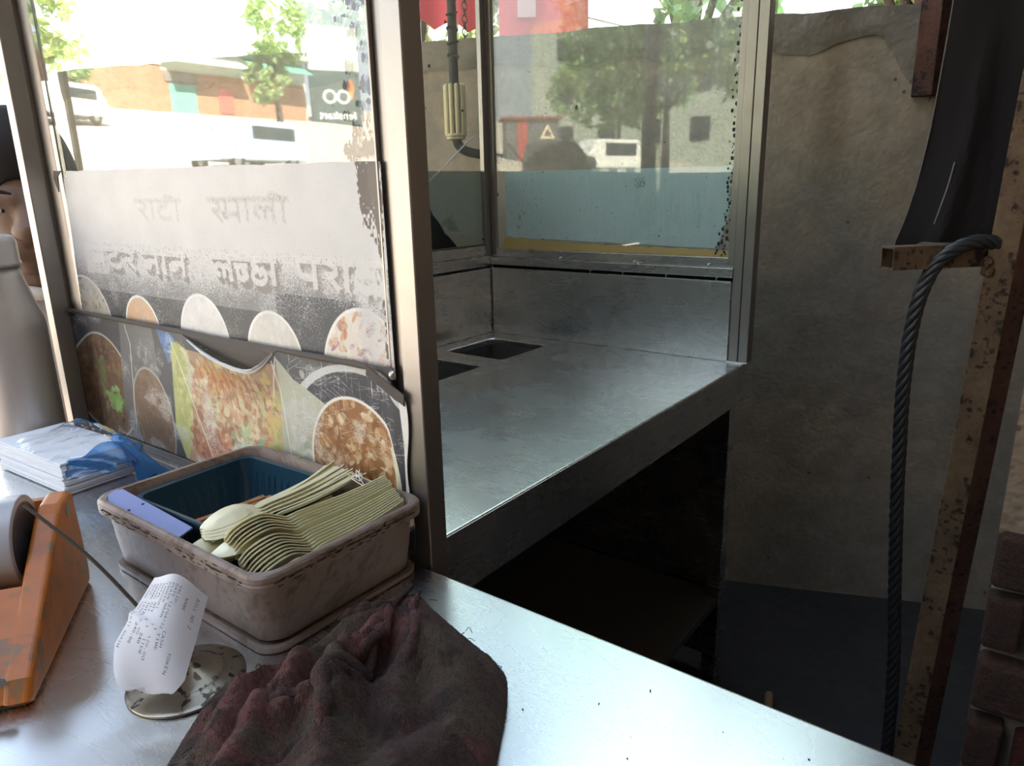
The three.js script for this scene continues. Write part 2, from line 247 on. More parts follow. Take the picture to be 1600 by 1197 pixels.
// ------------------------------------------------------------------ the glass-walled steel stall: counter, posts, rails, panes
{
  const bp = [-0.9, 0, -1.05], st = thing('food_stall', 'stainless steel food stall counter with glass panes held in steel posts and rails', 'food stall', bp);
  const at = (g) => g.translate(-bp[0], CY - bp[1], -bp[2]);
  const B = (...a) => { const g = bx(...a); return at(a[3] - a[2] > 0.9 ? upUV(g) : g); };
  // counter top with two square burner openings
  const hole = (x0, x1, z0, z1) => { const r = 0.008; return [[x0 + r, -z0], [x1 - r, -z0], [x1, -z0 + r], [x1, -z1 - r], [x1 - r, -z1], [x0 + r, -z1], [x0, -z1 - r], [x0, -z0 + r]]; };
  const topS = shapeOf([[-1.28, 0.5], [-0.537, 0.5], [-0.537, 1.6], [-1.28, 1.6]], [hole(-1.215, -1.035, -1.32, -1.51), hole(-1.215, -1.035, -1.04, -1.245)]);
  const tg = new THREE.ExtrudeGeometry(topS, { depth: 0.012, bevelEnabled: true, bevelThickness: 0.003, bevelSize: 0.003, bevelOffset: -0.003, bevelSegments: 3 });
  tg.rotateX(-Math.PI / 2); tg.translate(0, -0.015, 0); part('counter_top', at(muv(tg)), steelTop, st);
  for (const [z0, z1] of [[-1.51, -1.32], [-1.245, -1.04]]) {
    const w = [bx(-1.223, -1.215, -0.16, -0.014, z0, z1), bx(-1.035, -1.027, -0.16, -0.014, z0, z1), bx(-1.223, -1.027, -0.16, -0.014, z0 - 0.008, z0), bx(-1.223, -1.027, -0.16, -0.014, z1, z1 + 0.008), bx(-1.223, -1.027, -0.17, -0.16, z0 - 0.008, z1 + 0.008)].map(at);
    part('burner_well', w, darkSteel, st);
  }
  part('apron', [B(-0.5385, -0.536, -0.088, -0.002, -1.6, -0.532, 0.001), B(-0.56, -0.537, -0.09, -0.086, -1.6, -0.532, 0.001)], steel, st);
  part('apron', B(-1.28, -0.56, -0.09, -0.016, -1.6, -1.597, 0.001), steel, st);
  // legs and under shelf
  for (const [x, z] of [[-0.575, -1.58], [-1.26, -1.58], [-1.3, -0.545]]) part('leg', B(x - 0.018, x + 0.018, -CY, -0.016, z - 0.018, z + 0.018), steel, st);
  part('cladding', B(-1.34, -0.53, -CY + 0.05, -0.014, -0.537, -0.532, 0.001), steel, st); part('cladding', B(-1.282, -1.278, -CY + 0.05, -0.014, -1.6, -0.54, 0.001), steel, st); part('cladding', B(-1.28, -0.56, -CY + 0.05, -0.09, -1.602, -1.598, 0.001), steel, st);
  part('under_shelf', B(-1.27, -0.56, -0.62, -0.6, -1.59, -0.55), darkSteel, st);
  // corner posts (front right runs down to the ground)
  part('corner_post', B(-0.527, -0.5, -CY, 1.34, -0.531, -0.504, 0.002), steelPost, st);
  part('corner_post', B(-1.342, -1.316, -CY, 1.34, -0.505, -0.479, 0.002), steelPost, st);
  part('corner_post', [B(-0.574, -0.553, 0.0, 1.34, -1.606, -1.575, 0.0015), B(-0.5515, -0.53, 0.0, 1.34, -1.606, -1.575, 0.0015), B(-0.56, -0.545, 0, 1.34, -1.604, -1.579, 0.001)], steelPost, st);
  part('corner_post', B(-1.285, -1.262, -0.015, 1.34, -1.606, -1.58, 0.0015), steelPost, st);
  part('post_foot', B(-0.578, -0.528, -0.0, 0.004, -1.6, -1.57, 0.001), steel, st);
  for (const [a] of [[[-1.342, -0.5, 1.31, 1.34, -0.531, -0.504]], [[-1.285, -0.53, 1.31, 1.34, -1.606, -1.58]], [[-1.29, -1.262, 1.31, 1.34, -1.58, -0.52]], [[-0.553, -0.53, 1.31, 1.34, -1.58, -0.52]]]) part('top_rail', B(...a), steelPost, st);
  part('shade_roof_panel', [B(-1.36, -0.98, 1.34, 1.352, -1.62, -0.47, 0.002), B(-1.36, -0.49, 1.27, 1.34, -0.504, -0.5, 0.001)], steelPost, st);  // unseen half roof, added and cut to darken the left back corner
  // front pane between its jambs
  part('jamb', [B(-0.5575, -0.53, 0, 1.31, -0.53, -0.5195, 0.001), B(-0.5565, -0.5535, 0, 1.31, -0.5195, -0.514, 0.0008)], steelPost, st);
  part('jamb', [B(-1.353, -1.309, 0, 1.31, -0.533, -0.5225, 0.001), B(-1.353, -1.349, 0, 1.31, -0.5225, -0.51, 0.0008)], steelPost, st);
  part('sill', B(-1.35, -0.53, 0, 0.012, -0.54, -0.51, 0.001), steelPost, st);
  part('glass_pane', at(planarUV(new THREE.BoxGeometry(0.76, 1.3, 0.004).translate(-0.934, 0.66, -0.5245), -1.314, -0.556, 0.01, 1.31)), frontGlass, st).userData.label = 'front glass pane mirroring the bright street';
  // back wall of the stall: panel, slotted rail, pane, blue film, yellow tape
  const dent = sheet(60, 24, (u, v) => { const x = -1.262 + u * 0.684, y = 0.001 + v * 0.182, a = (x + 0.93) / 0.035, b = (y - 0.075 - 0.02 * a * a * 0.2) / 0.012; return [x, y, -1.578 - 0.0016 * Math.exp(-a * a - b * b) + 0.0004 * Math.sin(x * 9 + y * 7)]; }, 0.006);
  planarUV(dent, -0.5, 0.5, -0.5, 0.5); part('back_panel', at(dent), steel, st);
  part('panel_edge', B(-1.262, -0.578, 0.1815, 0.185, -1.58, -1.5735, 0.0008), steel, st);
  part('slot_back', B(-1.262, -0.576, 0.182, 0.2, -1.592, -1.585, 0.0005), black, st);
  part('middle_rail', B(-1.262, -0.574, 0.1935, 0.2145, -1.592, -1.572, 0.0012), steel, st);
  part('middle_rail', B(-1.262, -0.574, 0.2155, 0.237, -1.592, -1.579, 0.0012), steel, st);
  part('pane_stop', B(-0.5885, -0.5745, 0.22, 1.31, -1.59, -1.578, 0.001), steelPost, st);
  part('pane_stop', B(-1.262, -1.246, 0.22, 1.31, -1.59, -1.578, 0.001), steelPost, st);
  const scr = new THREE.SphereGeometry(0.0032, 12, 8);
  for (const [x, y, z] of [[-1.035, 0.219, -1.576], [-0.82, 0.219, -1.576], [-0.808, 0.215, -1.573], [-0.632, 0.22, -1.576]]) part('screw', at(scr.clone().translate(x, y, z)), steel, st);
  for (const x of [-0.943, -0.85, -0.735, -0.612]) part('bracket_pin', B(x - 0.0012, x + 0.0012, 0.183, 0.195, -1.585, -1.574, 0.0004), steel, st);
  part('glass_pane', at(planarUV(new THREE.BoxGeometry(0.675, 1.08, 0.004).translate(-0.9175, 0.775, -1.5855), -1.255, -0.58, 0.235, 1.315)), backGlass, st).userData.label = 'back glass pane with a pale blue film along its foot';
  const rr = rng(402), filmO = [[-1.218, 0.44]]; filmO.push([-0.9, 0.4365], [-0.592, 0.434]);
  for (let k = 1; k < 26; k++) filmO.push([-0.592 + (k > 15 ? -0.002 * (k - 15) : 0) - rr() * 0.006, 0.434 - k * 0.0066]);
  for (let k = 0; k < 24; k++) filmO.push([-0.62 - k * 0.0245, 0.255 + 0.012 * (k / 24) + rr() * 0.002]);
  filmO.push([-1.215, 0.27]);
  T.film = canvasTex(1024, 256, (x, W, H) => {
    x.fillStyle = '#e0f1f4'; x.fillRect(0, 0, W, H); const r = rng(405);
    x.globalAlpha = 0.16; x.fillStyle = '#5f7f86'; x.font = 'bold 90px sans-serif'; // ghost of lettering on the far side
    for (let k = 0; k < 60; k++) { x.globalAlpha = 0.05; x.fillRect(620 + r() * 300, 60 + r() * 110, 3 + r() * 10, 14 + r() * 60); }
    x.globalAlpha = 0.35; x.fillStyle = '#5c6f70'; for (let k = 0; k < 70; k++) x.fillRect(640 + r() * 42 - (k % 14), 30 + r() * 38 * 0.9, 3, 5);
    x.globalAlpha = 0.8; x.fillStyle = '#2f3a3a'; for (let k = 0; k < 90; k++) { const a = r() < 0.5 ? r() * W * 0.2 : r() * W; x.beginPath(); x.ellipse(a, r() * H, 0.8 + r() * 1.4, 0.8 + r() * 2.4, r(), 0, 7); x.fill(); }
    x.fillRect(78, 152, 4, 20);
  });
  part('blue_film', at(planarUV(new THREE.ExtrudeGeometry(shapeOf(filmO), { depth: 0.0008, bevelEnabled: false }).translate(0, 0, -1.589), -1.22, -0.59, 0.25, 0.442)), phy({ map: T.film, roughness: 0.9, transmission: 0.5, thickness: 0, side: THREE.DoubleSide }), st).userData.label = 'pale blue film stuck behind the pane';
  const yel = ragged([[-1.215, 0.268], [-0.95, 0.2555], [-0.62, 0.253], [-0.585, 0.252], [-0.585, 0.238], [-1.235, 0.238]], 0.004, 0.012, 407);
  part('yellow_tape', at(planarUV(new THREE.ExtrudeGeometry(shapeOf(yel), { depth: 0.0006, bevelEnabled: false }).translate(0, 0, -1.5832), -1.2, 0.8, 0, 2)), std({ color: hex('#a8935a'), map: T.grime, roughness: 0.6 }), st).userData.label = 'grimy yellow tape strip';
  const dirt = []; for (let k = 0; k < 90; k++) dirt.push([-0.59 - rr() * 0.012 - (k < 30 ? (30 - k) * 0.0013 * rr() : 0), 0.242 + k * 0.0012 * k * 0.12, 0.0012 + rr() * 0.0026]);
  part('grease_dirt', dirt.map(([x, y, q]) => at(new THREE.SphereGeometry(q, 7, 5).scale(1, 1.4, 0.12).translate(x, y, -1.5828))), std({ color: hex('#2b241c'), roughness: 0.8 }), st, true);
  // left end: panel, rail, cracked pane with a hole and its own film
  part('end_panel', B(-1.276, -1.266, 0.001, 0.181, -1.58, -0.54, 0.0012), steel, st);
  part('panel_edge', B(-1.272, -1.263, 0.1795, 0.183, -1.578, -0.54, 0.0008), steel, st);
  part('end_rail', B(-1.28, -1.263, 0.19, 0.218, -1.578, -0.54, 0.0012), steel, st);
  part('end_rail', B(-1.28, -1.266, 0.219, 0.246, -1.578, -0.54, 0.0012), steel, st);
  part('pane_stop', B(-1.276, -1.262, 0.22, 1.31, -1.577, -1.556, 0.001), steelPost, st);
  const hz = [[-1.444, 0.252], [-1.415, 0.278], [-1.4, 0.287], [-1.392, 0.3], [-1.378, 0.318], [-1.36, 0.334], [-1.346, 0.356], [-1.338, 0.345], [-1.335, 0.331], [-1.31, 0.312], [-1.27, 0.3], [-1.22, 0.252]];
  const paneS = shapeOf([[1.565, 0.24], [1.444, 0.24], ...hz.map(([z, y]) => [-z, y]), [1.22, 0.24], [0.54, 0.24], [0.54, 1.31], [1.565, 1.31]].map(([a, b]) => [a, b]));
  const toEnd = (g, x) => { g.rotateY(Math.PI / 2); g.translate(x, 0, 0); return g; };   // shape x becomes -z
  part('glass_pane', at(toEnd(planarUV(new THREE.ExtrudeGeometry(paneS, { depth: 0.004, bevelEnabled: false }), 0.54, 1.565, 0.24, 1.31), -1.273)), endGlass, st).userData.label = 'cracked end pane with a broken-out corner';
  const filmE = shapeOf([[1.56, 0.248], [1.444, 0.25], ...hz.slice(0, 11).map(([z, y]) => [-z + 0.001, y + 0.001]), [1.2, 0.25], [0.55, 0.25], [0.55, 0.442], [1.56, 0.443]]);
  T.film2 = dataTex(512, 128, (x, y) => { const a = fbm(x / 40, y / 40, 64, 411, 4), s = sstep(fbm(x / 22, y / 22, 64, 415, 3), 0.55, 0.75) * (y < 70 ? 1 : 0.2); return mix3(mix3([0.68, 0.65, 0.6], [0.64, 0.66, 0.63], a), [0.42, 0.44, 0.38], s * 0.7); }, true);
  part('pale_film', at(toEnd(planarUV(new THREE.ExtrudeGeometry(filmE, { depth: 0.0008, bevelEnabled: false }), 0.54, 1.565, 0.24, 0.45), -1.2745)), std({ map: T.film2, roughness: 0.7, side: THREE.DoubleSide }), st).userData.label = 'torn greyish film stuck behind the end pane';
  const ck = new THREE.ExtrudeGeometry(shapeOf(ragged([[1.535, 0.536], [1.49, 0.513], [1.44, 0.478], [1.39, 0.446], [1.33, 0.41], [1.39, 0.4435], [1.44, 0.473], [1.475, 0.498]], 0.002, 0.008, 419)), { depth: 0.0012, bevelEnabled: false });
  part('crack', at(toEnd(ck, -1.2688)), phy({ color: hex('#d8e0e0'), roughness: 0.15, specularIntensity: 1 }), st).userData.label = 'glinting crack across the pane';
  part('rubber_strip', B(-1.274, -1.266, 0.246, 0.25, -1.556, -0.56, 0.0006), darkSteel, st);
}

// ------------------------------------------------------------------ the near table
{
  const bp = [-0.65, 0, -0.2], t = thing('steel_table', 'scratched stainless steel table top in the foreground, under the cutlery box', 'table', bp), at = (g) => g.translate(-bp[0], CY, -bp[2]);
  const top = new THREE.ExtrudeGeometry(shapeOf([[-1.4, -0.14], [1.22, -0.14], [1.22, 0.5015], [-1.4, 0.5015]]), { depth: 0.02, bevelEnabled: true, bevelThickness: 0.004, bevelSize: 0.004, bevelOffset: -0.004, bevelSegments: 4 });
  top.rotateX(-Math.PI / 2).translate(0, -0.024, 0); part('table_top', at(muv(top, 0.13, 0.31)), steelTop, t);
  part('apron', at(bx(-1.39, 1.2, -0.1, -0.024, -0.498, -0.495, 0.001)), steel, t);
  part('apron', at(bx(-1.39, 1.2, -0.1, -0.024, 0.13, 0.133, 0.001)), steel, t); part('front_cladding', at(bx(-1.39, 1.2, -CY + 0.04, -0.1, -0.496, -0.493, 0.001)), steel, t);
  for (const [x, z] of [[-1.37, -0.46], [1.17, -0.47], [-1.37, 0.11], [1.17, 0.11]]) part('leg', at(bx(x - 0.018, x + 0.018, -CY, -0.024, z - 0.018, z + 0.018)), steel, t);
}

// ------------------------------------------------------------------ the banner on the front pane (print in millimetres from x = -1.31, y above the counter)
const K = 1.5, BW = 900, BH = 470;                 // pixels per mm, size in mm
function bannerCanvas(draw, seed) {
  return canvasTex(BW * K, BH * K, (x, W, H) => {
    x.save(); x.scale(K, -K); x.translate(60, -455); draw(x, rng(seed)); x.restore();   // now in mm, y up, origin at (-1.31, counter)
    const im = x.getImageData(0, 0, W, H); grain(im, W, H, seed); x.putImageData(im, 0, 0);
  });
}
let grain = () => {};
function poly(x, pts, fill) { x.beginPath(); pts.forEach((p, i) => (i ? x.lineTo(...p) : x.moveTo(...p))); x.closePath(); x.fillStyle = fill; x.fill(); }
// Devanagari by strokes: unit letters, y down from the head line, width w
const GL = {
  ba: [0.8, [[[0.62, 0], [0.62, 1]], [[0.62, 0.3], [0.3, 0.32], [0.12, 0.52], [0.3, 0.72], [0.62, 0.62]], [[0.18, 0.66], [0.6, 0.4]]]],
  tta: [0.7, [[[0.48, 0], [0.48, 0.26]], [[0.48, 0.26], [0.2, 0.3], [0.06, 0.55], [0.2, 0.86], [0.5, 0.92], [0.64, 0.78]]]],
  ra: [0.6, [[[0.22, 0], [0.46, 0.14], [0.5, 0.36], [0.34, 0.5], [0.16, 0.46]], [[0.24, 0.5], [0.56, 0.98]]]],
  na: [0.74, [[[0.6, 0], [0.6, 1]], [[0.6, 0.42], [0.3, 0.42]], [[0.3, 0.42], [0.12, 0.46], [0.1, 0.66], [0.28, 0.72], [0.36, 0.54], [0.26, 0.42]]]],
  aa: [0.34, [[[0.18, 0], [0.18, 1]]]],
  la: [1.0, [[[0.84, 0], [0.84, 1]], [[0.84, 0.5], [0.66, 0.32], [0.52, 0.44], [0.54, 0.86]], [[0.52, 0.44], [0.36, 0.28], [0.14, 0.4], [0.14, 0.66], [0.34, 0.78]]]],
  cha: [0.7, [[[0.02, 0.32], [0.66, 0.32]], [[0.2, 0.32], [0.14, 0.66], [0.36, 0.9], [0.62, 0.7], [0.5, 0.52], [0.36, 0.6]]]],
  chha: [0.86, [[[0.5, 0], [0.2, 0.08], [0.16, 0.3], [0.44, 0.36]], [[0.44, 0.36], [0.14, 0.5], [0.14, 0.86], [0.52, 0.98], [0.76, 0.7], [0.6, 0.36], [0.44, 0.5], [0.54, 0.68]]]],
  pa: [0.78, [[[0.62, 0], [0.62, 1]], [[0.12, 0], [0.12, 0.4], [0.26, 0.62], [0.62, 0.6]]]],
  ttha: [0.72, [[[0.4, 0], [0.4, 0.24]], [[0.4, 0.26], [0.14, 0.4], [0.1, 0.7], [0.36, 0.96], [0.62, 0.76], [0.6, 0.42], [0.4, 0.26]]]],
  ma: [0.8, [[[0.62, 0], [0.62, 1]], [[0.14, 0], [0.14, 0.6]], [[0.14, 0.6], [0.02, 0.74], [0.16, 0.82], [0.24, 0.66], [0.62, 0.62]]]],
  ii: [0.4, [[[0.2, 0], [0.2, 1]], [[0.2, 0], [0.02, -0.2], [-0.3, -0.16]]]],
  ruu: [0.6, [[[0.22, 0], [0.46, 0.14], [0.5, 0.36], [0.34, 0.5], [0.16, 0.46]], [[0.24, 0.5], [0.56, 0.98]], [[0.5, 0.5], [0.72, 0.62], [0.6, 0.8]]]],
};
function word(x, letters, x0, x1, yTop, h, col, lw) {
  const tot = letters.reduce((a, l) => a + GL[l][0], 0), s = (x1 - x0) / tot; let cx = x0; x.strokeStyle = col; x.lineWidth = lw; x.lineCap = 'butt'; x.lineJoin = 'round';
  x.beginPath(); x.moveTo(x0 - 1, yTop); x.lineTo(x1 + 1, yTop); x.stroke();
  for (const l of letters) {
    for (const q of GL[l][1]) { x.beginPath(); const P = q.map(([a, b]) => [cx + a * s, yTop - b * h]); if (P.length < 3) P.forEach((p, i) => (i ? x.lineTo(...p) : x.moveTo(...p))); else { x.moveTo(...P[0]); for (let i = 1; i < P.length - 1; i++) x.quadraticCurveTo(...P[i], (P[i][0] + P[i + 1][0]) / 2, (P[i][1] + P[i + 1][1]) / 2); x.lineTo(...P[P.length - 1]); } x.stroke(); }
    cx += GL[l][0] * s;
  }
}
function plate(x, cx, cy, rx, ry, rim, food, seed, n = 300, rot = 0) {   // a round dish seen from above with mottled food
  const r = rng(seed); x.save(); x.translate(cx, cy); x.rotate(rot);
  x.beginPath(); x.ellipse(0, 0, rx, ry, 0, 0, 7); x.fillStyle = rim; x.fill(); x.beginPath(); x.ellipse(0, 0, rx - 4, ry - 4, 0, 0, 7); x.fillStyle = food[0]; x.fill(); x.save(); x.clip();
  for (let k = 0; k < n; k++) { x.globalAlpha = 0.35 + r() * 0.5; x.fillStyle = food[(r() * food.length) | 0]; x.beginPath(); const a = r() * 6.3, q = Math.sqrt(r()); x.ellipse(Math.cos(a) * q * rx, Math.sin(a) * q * ry, 2 + r() * 9, 1.5 + r() * 5, r() * 3, 0, 7); x.fill(); }
  x.restore(); x.restore();
}
// bleached print: dark ink survives as speckle, thinner towards the top
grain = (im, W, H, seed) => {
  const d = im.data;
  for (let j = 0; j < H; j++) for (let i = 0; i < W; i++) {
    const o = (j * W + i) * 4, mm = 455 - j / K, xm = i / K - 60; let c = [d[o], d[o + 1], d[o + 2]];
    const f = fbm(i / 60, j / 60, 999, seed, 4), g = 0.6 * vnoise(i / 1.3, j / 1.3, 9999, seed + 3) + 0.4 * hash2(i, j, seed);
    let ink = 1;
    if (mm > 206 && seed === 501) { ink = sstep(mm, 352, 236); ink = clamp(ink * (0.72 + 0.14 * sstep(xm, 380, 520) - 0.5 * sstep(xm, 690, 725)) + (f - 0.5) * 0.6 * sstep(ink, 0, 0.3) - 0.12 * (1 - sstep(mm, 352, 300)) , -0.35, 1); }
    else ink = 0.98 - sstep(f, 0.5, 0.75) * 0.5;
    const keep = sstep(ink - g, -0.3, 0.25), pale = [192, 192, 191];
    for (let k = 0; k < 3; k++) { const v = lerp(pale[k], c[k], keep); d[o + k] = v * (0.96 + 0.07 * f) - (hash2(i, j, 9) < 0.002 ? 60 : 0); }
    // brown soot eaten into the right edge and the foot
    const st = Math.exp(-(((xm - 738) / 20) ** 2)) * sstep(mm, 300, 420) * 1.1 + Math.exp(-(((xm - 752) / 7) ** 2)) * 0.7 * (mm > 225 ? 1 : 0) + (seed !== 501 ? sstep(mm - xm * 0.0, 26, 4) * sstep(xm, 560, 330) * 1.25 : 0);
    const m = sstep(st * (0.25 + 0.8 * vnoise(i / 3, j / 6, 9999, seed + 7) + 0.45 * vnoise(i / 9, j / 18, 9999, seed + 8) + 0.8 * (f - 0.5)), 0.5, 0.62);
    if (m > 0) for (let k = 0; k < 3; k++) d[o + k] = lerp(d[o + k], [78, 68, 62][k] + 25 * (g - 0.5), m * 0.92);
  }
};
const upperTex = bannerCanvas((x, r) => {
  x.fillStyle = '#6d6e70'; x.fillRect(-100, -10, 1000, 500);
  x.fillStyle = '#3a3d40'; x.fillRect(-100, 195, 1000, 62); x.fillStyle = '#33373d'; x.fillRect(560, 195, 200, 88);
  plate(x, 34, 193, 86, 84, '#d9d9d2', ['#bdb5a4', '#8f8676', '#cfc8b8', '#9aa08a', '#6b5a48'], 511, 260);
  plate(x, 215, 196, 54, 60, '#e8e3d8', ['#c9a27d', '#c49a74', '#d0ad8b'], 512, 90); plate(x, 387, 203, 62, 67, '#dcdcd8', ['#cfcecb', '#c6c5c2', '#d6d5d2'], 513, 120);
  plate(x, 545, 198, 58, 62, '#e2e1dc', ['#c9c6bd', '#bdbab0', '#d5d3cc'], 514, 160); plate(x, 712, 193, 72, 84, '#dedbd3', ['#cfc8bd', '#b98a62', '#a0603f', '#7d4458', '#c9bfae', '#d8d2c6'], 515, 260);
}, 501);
// rows of writing: white letters on worn grey drop shadows; of the first row only faint shadows remain
{
  const c = upperTex.image, x = c.getContext('2d'), r = rng(507); x.save(); x.scale(K, -K); x.translate(60, -455);
  x.globalAlpha = 0.22; for (let k = 0; k < 3; k++) { word(x, ['ra', 'aa', 'tta', 'ii'], 247 + k * 1.3, 372 + k * 1.3, 394 - k * 1.5, 27, '#a19d9a', 5); word(x, ['ruu', 'ma', 'aa', 'la', 'ii'], 436 + k * 1.3, 602 + k * 1.3, 394 - k * 1.5, 27, '#8f8b88', 5.5); }
  const row = (L, a, b, y, h, lw, al) => { x.globalAlpha = al; for (let k = 5; k >= 1; k--) word(x, L, a + k * 1.7, b + k * 1.7, y - k * 1.8, h, '#7b7673', lw); x.globalAlpha = 0.9; word(x, L, a, b, y, h, '#c4c4c3', lw); };
  row(['ba', 'tta', 'ra'], 78, 226, 322, 29, 7.5, 0.5); row(['na', 'aa', 'na'], 246, 366, 321, 30, 8, 0.75);
  row(['la', 'cha', 'chha', 'aa'], 430, 568, 322, 31, 8, 0.85); row(['pa', 'ra', 'aa', 'ttha', 'aa'], 602, 764, 325, 33, 8.5, 0.3);
  x.restore(); x.globalAlpha = 1;
  const X = (mm) => (mm + 60) * K, Y = (mm) => (455 - mm) * K;
  for (let k = 0; k < 9000; k++) { x.fillStyle = r() < 0.75 ? 'rgba(194,194,193,0.75)' : 'rgba(110,106,104,0.5)'; const a = 70 + r() * 700, top = a < 420 ? 1 : 0.5; if (r() < top) x.fillRect(X(a), Y(290 + r() * 42), 1 + r() * 1.4, 1 + r() * 2.5); }
  for (let k = 0; k < 5000; k++) { x.fillStyle = 'rgba(192,192,191,0.7)'; x.fillRect(X(235 + r() * 380), Y(362 + r() * 42), 1 + r(), 1 + r() * 4); }
  for (let k = 0; k < 2600; k++) { const a = 62 + 75 * Math.pow(r(), 1.5); x.fillStyle = 'rgba(192,192,191,0.8)'; x.fillRect(X(a), Y(284 + r() * 46), 2, 3); } x.fillStyle = 'rgba(192,192,191,0.8)'; for (let k = 0; k < 60; k++) { x.beginPath(); x.ellipse(X(690 + r() * 70), Y(285 + r() * 45), 3 + r() * 9, 2 + r() * 8, r() * 3, 0, 7); x.fill(); }
}
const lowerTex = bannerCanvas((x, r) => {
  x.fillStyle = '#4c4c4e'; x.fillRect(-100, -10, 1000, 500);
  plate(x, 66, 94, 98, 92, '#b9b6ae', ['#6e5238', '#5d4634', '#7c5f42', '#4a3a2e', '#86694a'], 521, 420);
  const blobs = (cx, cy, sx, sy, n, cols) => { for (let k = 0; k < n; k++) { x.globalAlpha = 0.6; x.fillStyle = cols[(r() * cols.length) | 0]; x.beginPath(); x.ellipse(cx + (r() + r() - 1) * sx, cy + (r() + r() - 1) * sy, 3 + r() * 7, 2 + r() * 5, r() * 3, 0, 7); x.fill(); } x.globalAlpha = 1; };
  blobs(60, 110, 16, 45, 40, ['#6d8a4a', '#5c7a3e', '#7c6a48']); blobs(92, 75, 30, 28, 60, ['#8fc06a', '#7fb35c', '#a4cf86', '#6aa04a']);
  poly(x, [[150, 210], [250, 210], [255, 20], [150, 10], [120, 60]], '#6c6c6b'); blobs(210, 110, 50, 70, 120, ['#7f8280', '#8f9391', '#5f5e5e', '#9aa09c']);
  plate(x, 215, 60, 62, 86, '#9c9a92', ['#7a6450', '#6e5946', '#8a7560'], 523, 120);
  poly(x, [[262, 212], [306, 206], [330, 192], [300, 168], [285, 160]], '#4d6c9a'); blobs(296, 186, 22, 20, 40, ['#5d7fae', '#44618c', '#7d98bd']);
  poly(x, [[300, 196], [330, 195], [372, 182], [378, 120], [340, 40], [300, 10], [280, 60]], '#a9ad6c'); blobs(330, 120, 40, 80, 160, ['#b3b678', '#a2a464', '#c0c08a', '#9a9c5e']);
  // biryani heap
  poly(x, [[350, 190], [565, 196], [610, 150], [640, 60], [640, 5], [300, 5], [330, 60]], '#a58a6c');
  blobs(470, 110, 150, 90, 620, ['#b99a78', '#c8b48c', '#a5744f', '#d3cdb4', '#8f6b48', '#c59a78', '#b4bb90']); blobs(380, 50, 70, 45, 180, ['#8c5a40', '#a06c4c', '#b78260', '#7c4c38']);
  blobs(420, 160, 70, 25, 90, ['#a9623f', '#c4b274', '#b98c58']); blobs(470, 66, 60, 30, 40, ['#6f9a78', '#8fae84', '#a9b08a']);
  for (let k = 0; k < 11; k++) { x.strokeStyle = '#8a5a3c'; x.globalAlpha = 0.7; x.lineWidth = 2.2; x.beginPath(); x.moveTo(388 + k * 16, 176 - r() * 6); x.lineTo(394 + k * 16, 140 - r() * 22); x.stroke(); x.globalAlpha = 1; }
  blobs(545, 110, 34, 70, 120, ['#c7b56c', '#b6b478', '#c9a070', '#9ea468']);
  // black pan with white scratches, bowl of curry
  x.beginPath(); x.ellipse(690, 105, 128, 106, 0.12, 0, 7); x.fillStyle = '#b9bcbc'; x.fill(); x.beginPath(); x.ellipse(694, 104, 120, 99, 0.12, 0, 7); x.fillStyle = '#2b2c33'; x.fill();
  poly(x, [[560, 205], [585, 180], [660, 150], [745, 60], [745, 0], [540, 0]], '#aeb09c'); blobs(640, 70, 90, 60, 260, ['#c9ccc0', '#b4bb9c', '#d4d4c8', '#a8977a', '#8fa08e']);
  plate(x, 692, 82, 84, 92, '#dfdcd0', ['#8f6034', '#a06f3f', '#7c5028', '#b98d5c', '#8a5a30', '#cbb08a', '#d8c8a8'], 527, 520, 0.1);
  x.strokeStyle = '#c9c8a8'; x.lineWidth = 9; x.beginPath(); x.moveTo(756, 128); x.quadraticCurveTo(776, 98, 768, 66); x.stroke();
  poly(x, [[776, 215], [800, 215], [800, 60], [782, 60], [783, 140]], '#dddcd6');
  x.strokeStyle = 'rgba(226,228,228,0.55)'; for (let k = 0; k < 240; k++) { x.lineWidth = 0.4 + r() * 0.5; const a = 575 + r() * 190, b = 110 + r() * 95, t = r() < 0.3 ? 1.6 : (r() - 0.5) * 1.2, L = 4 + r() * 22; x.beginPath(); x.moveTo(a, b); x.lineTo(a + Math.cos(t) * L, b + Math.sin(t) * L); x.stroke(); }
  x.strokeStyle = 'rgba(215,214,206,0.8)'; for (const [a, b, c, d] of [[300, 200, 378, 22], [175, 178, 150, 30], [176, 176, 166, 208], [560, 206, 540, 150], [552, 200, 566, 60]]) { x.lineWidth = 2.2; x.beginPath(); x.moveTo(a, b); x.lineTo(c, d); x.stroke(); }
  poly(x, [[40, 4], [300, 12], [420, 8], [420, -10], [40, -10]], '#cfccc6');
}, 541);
const vinyl = (map) => std({ map, roughness: 0.55, side: THREE.DoubleSide, bumpMap: T.concreteBump, bumpScale: 0.0004 });
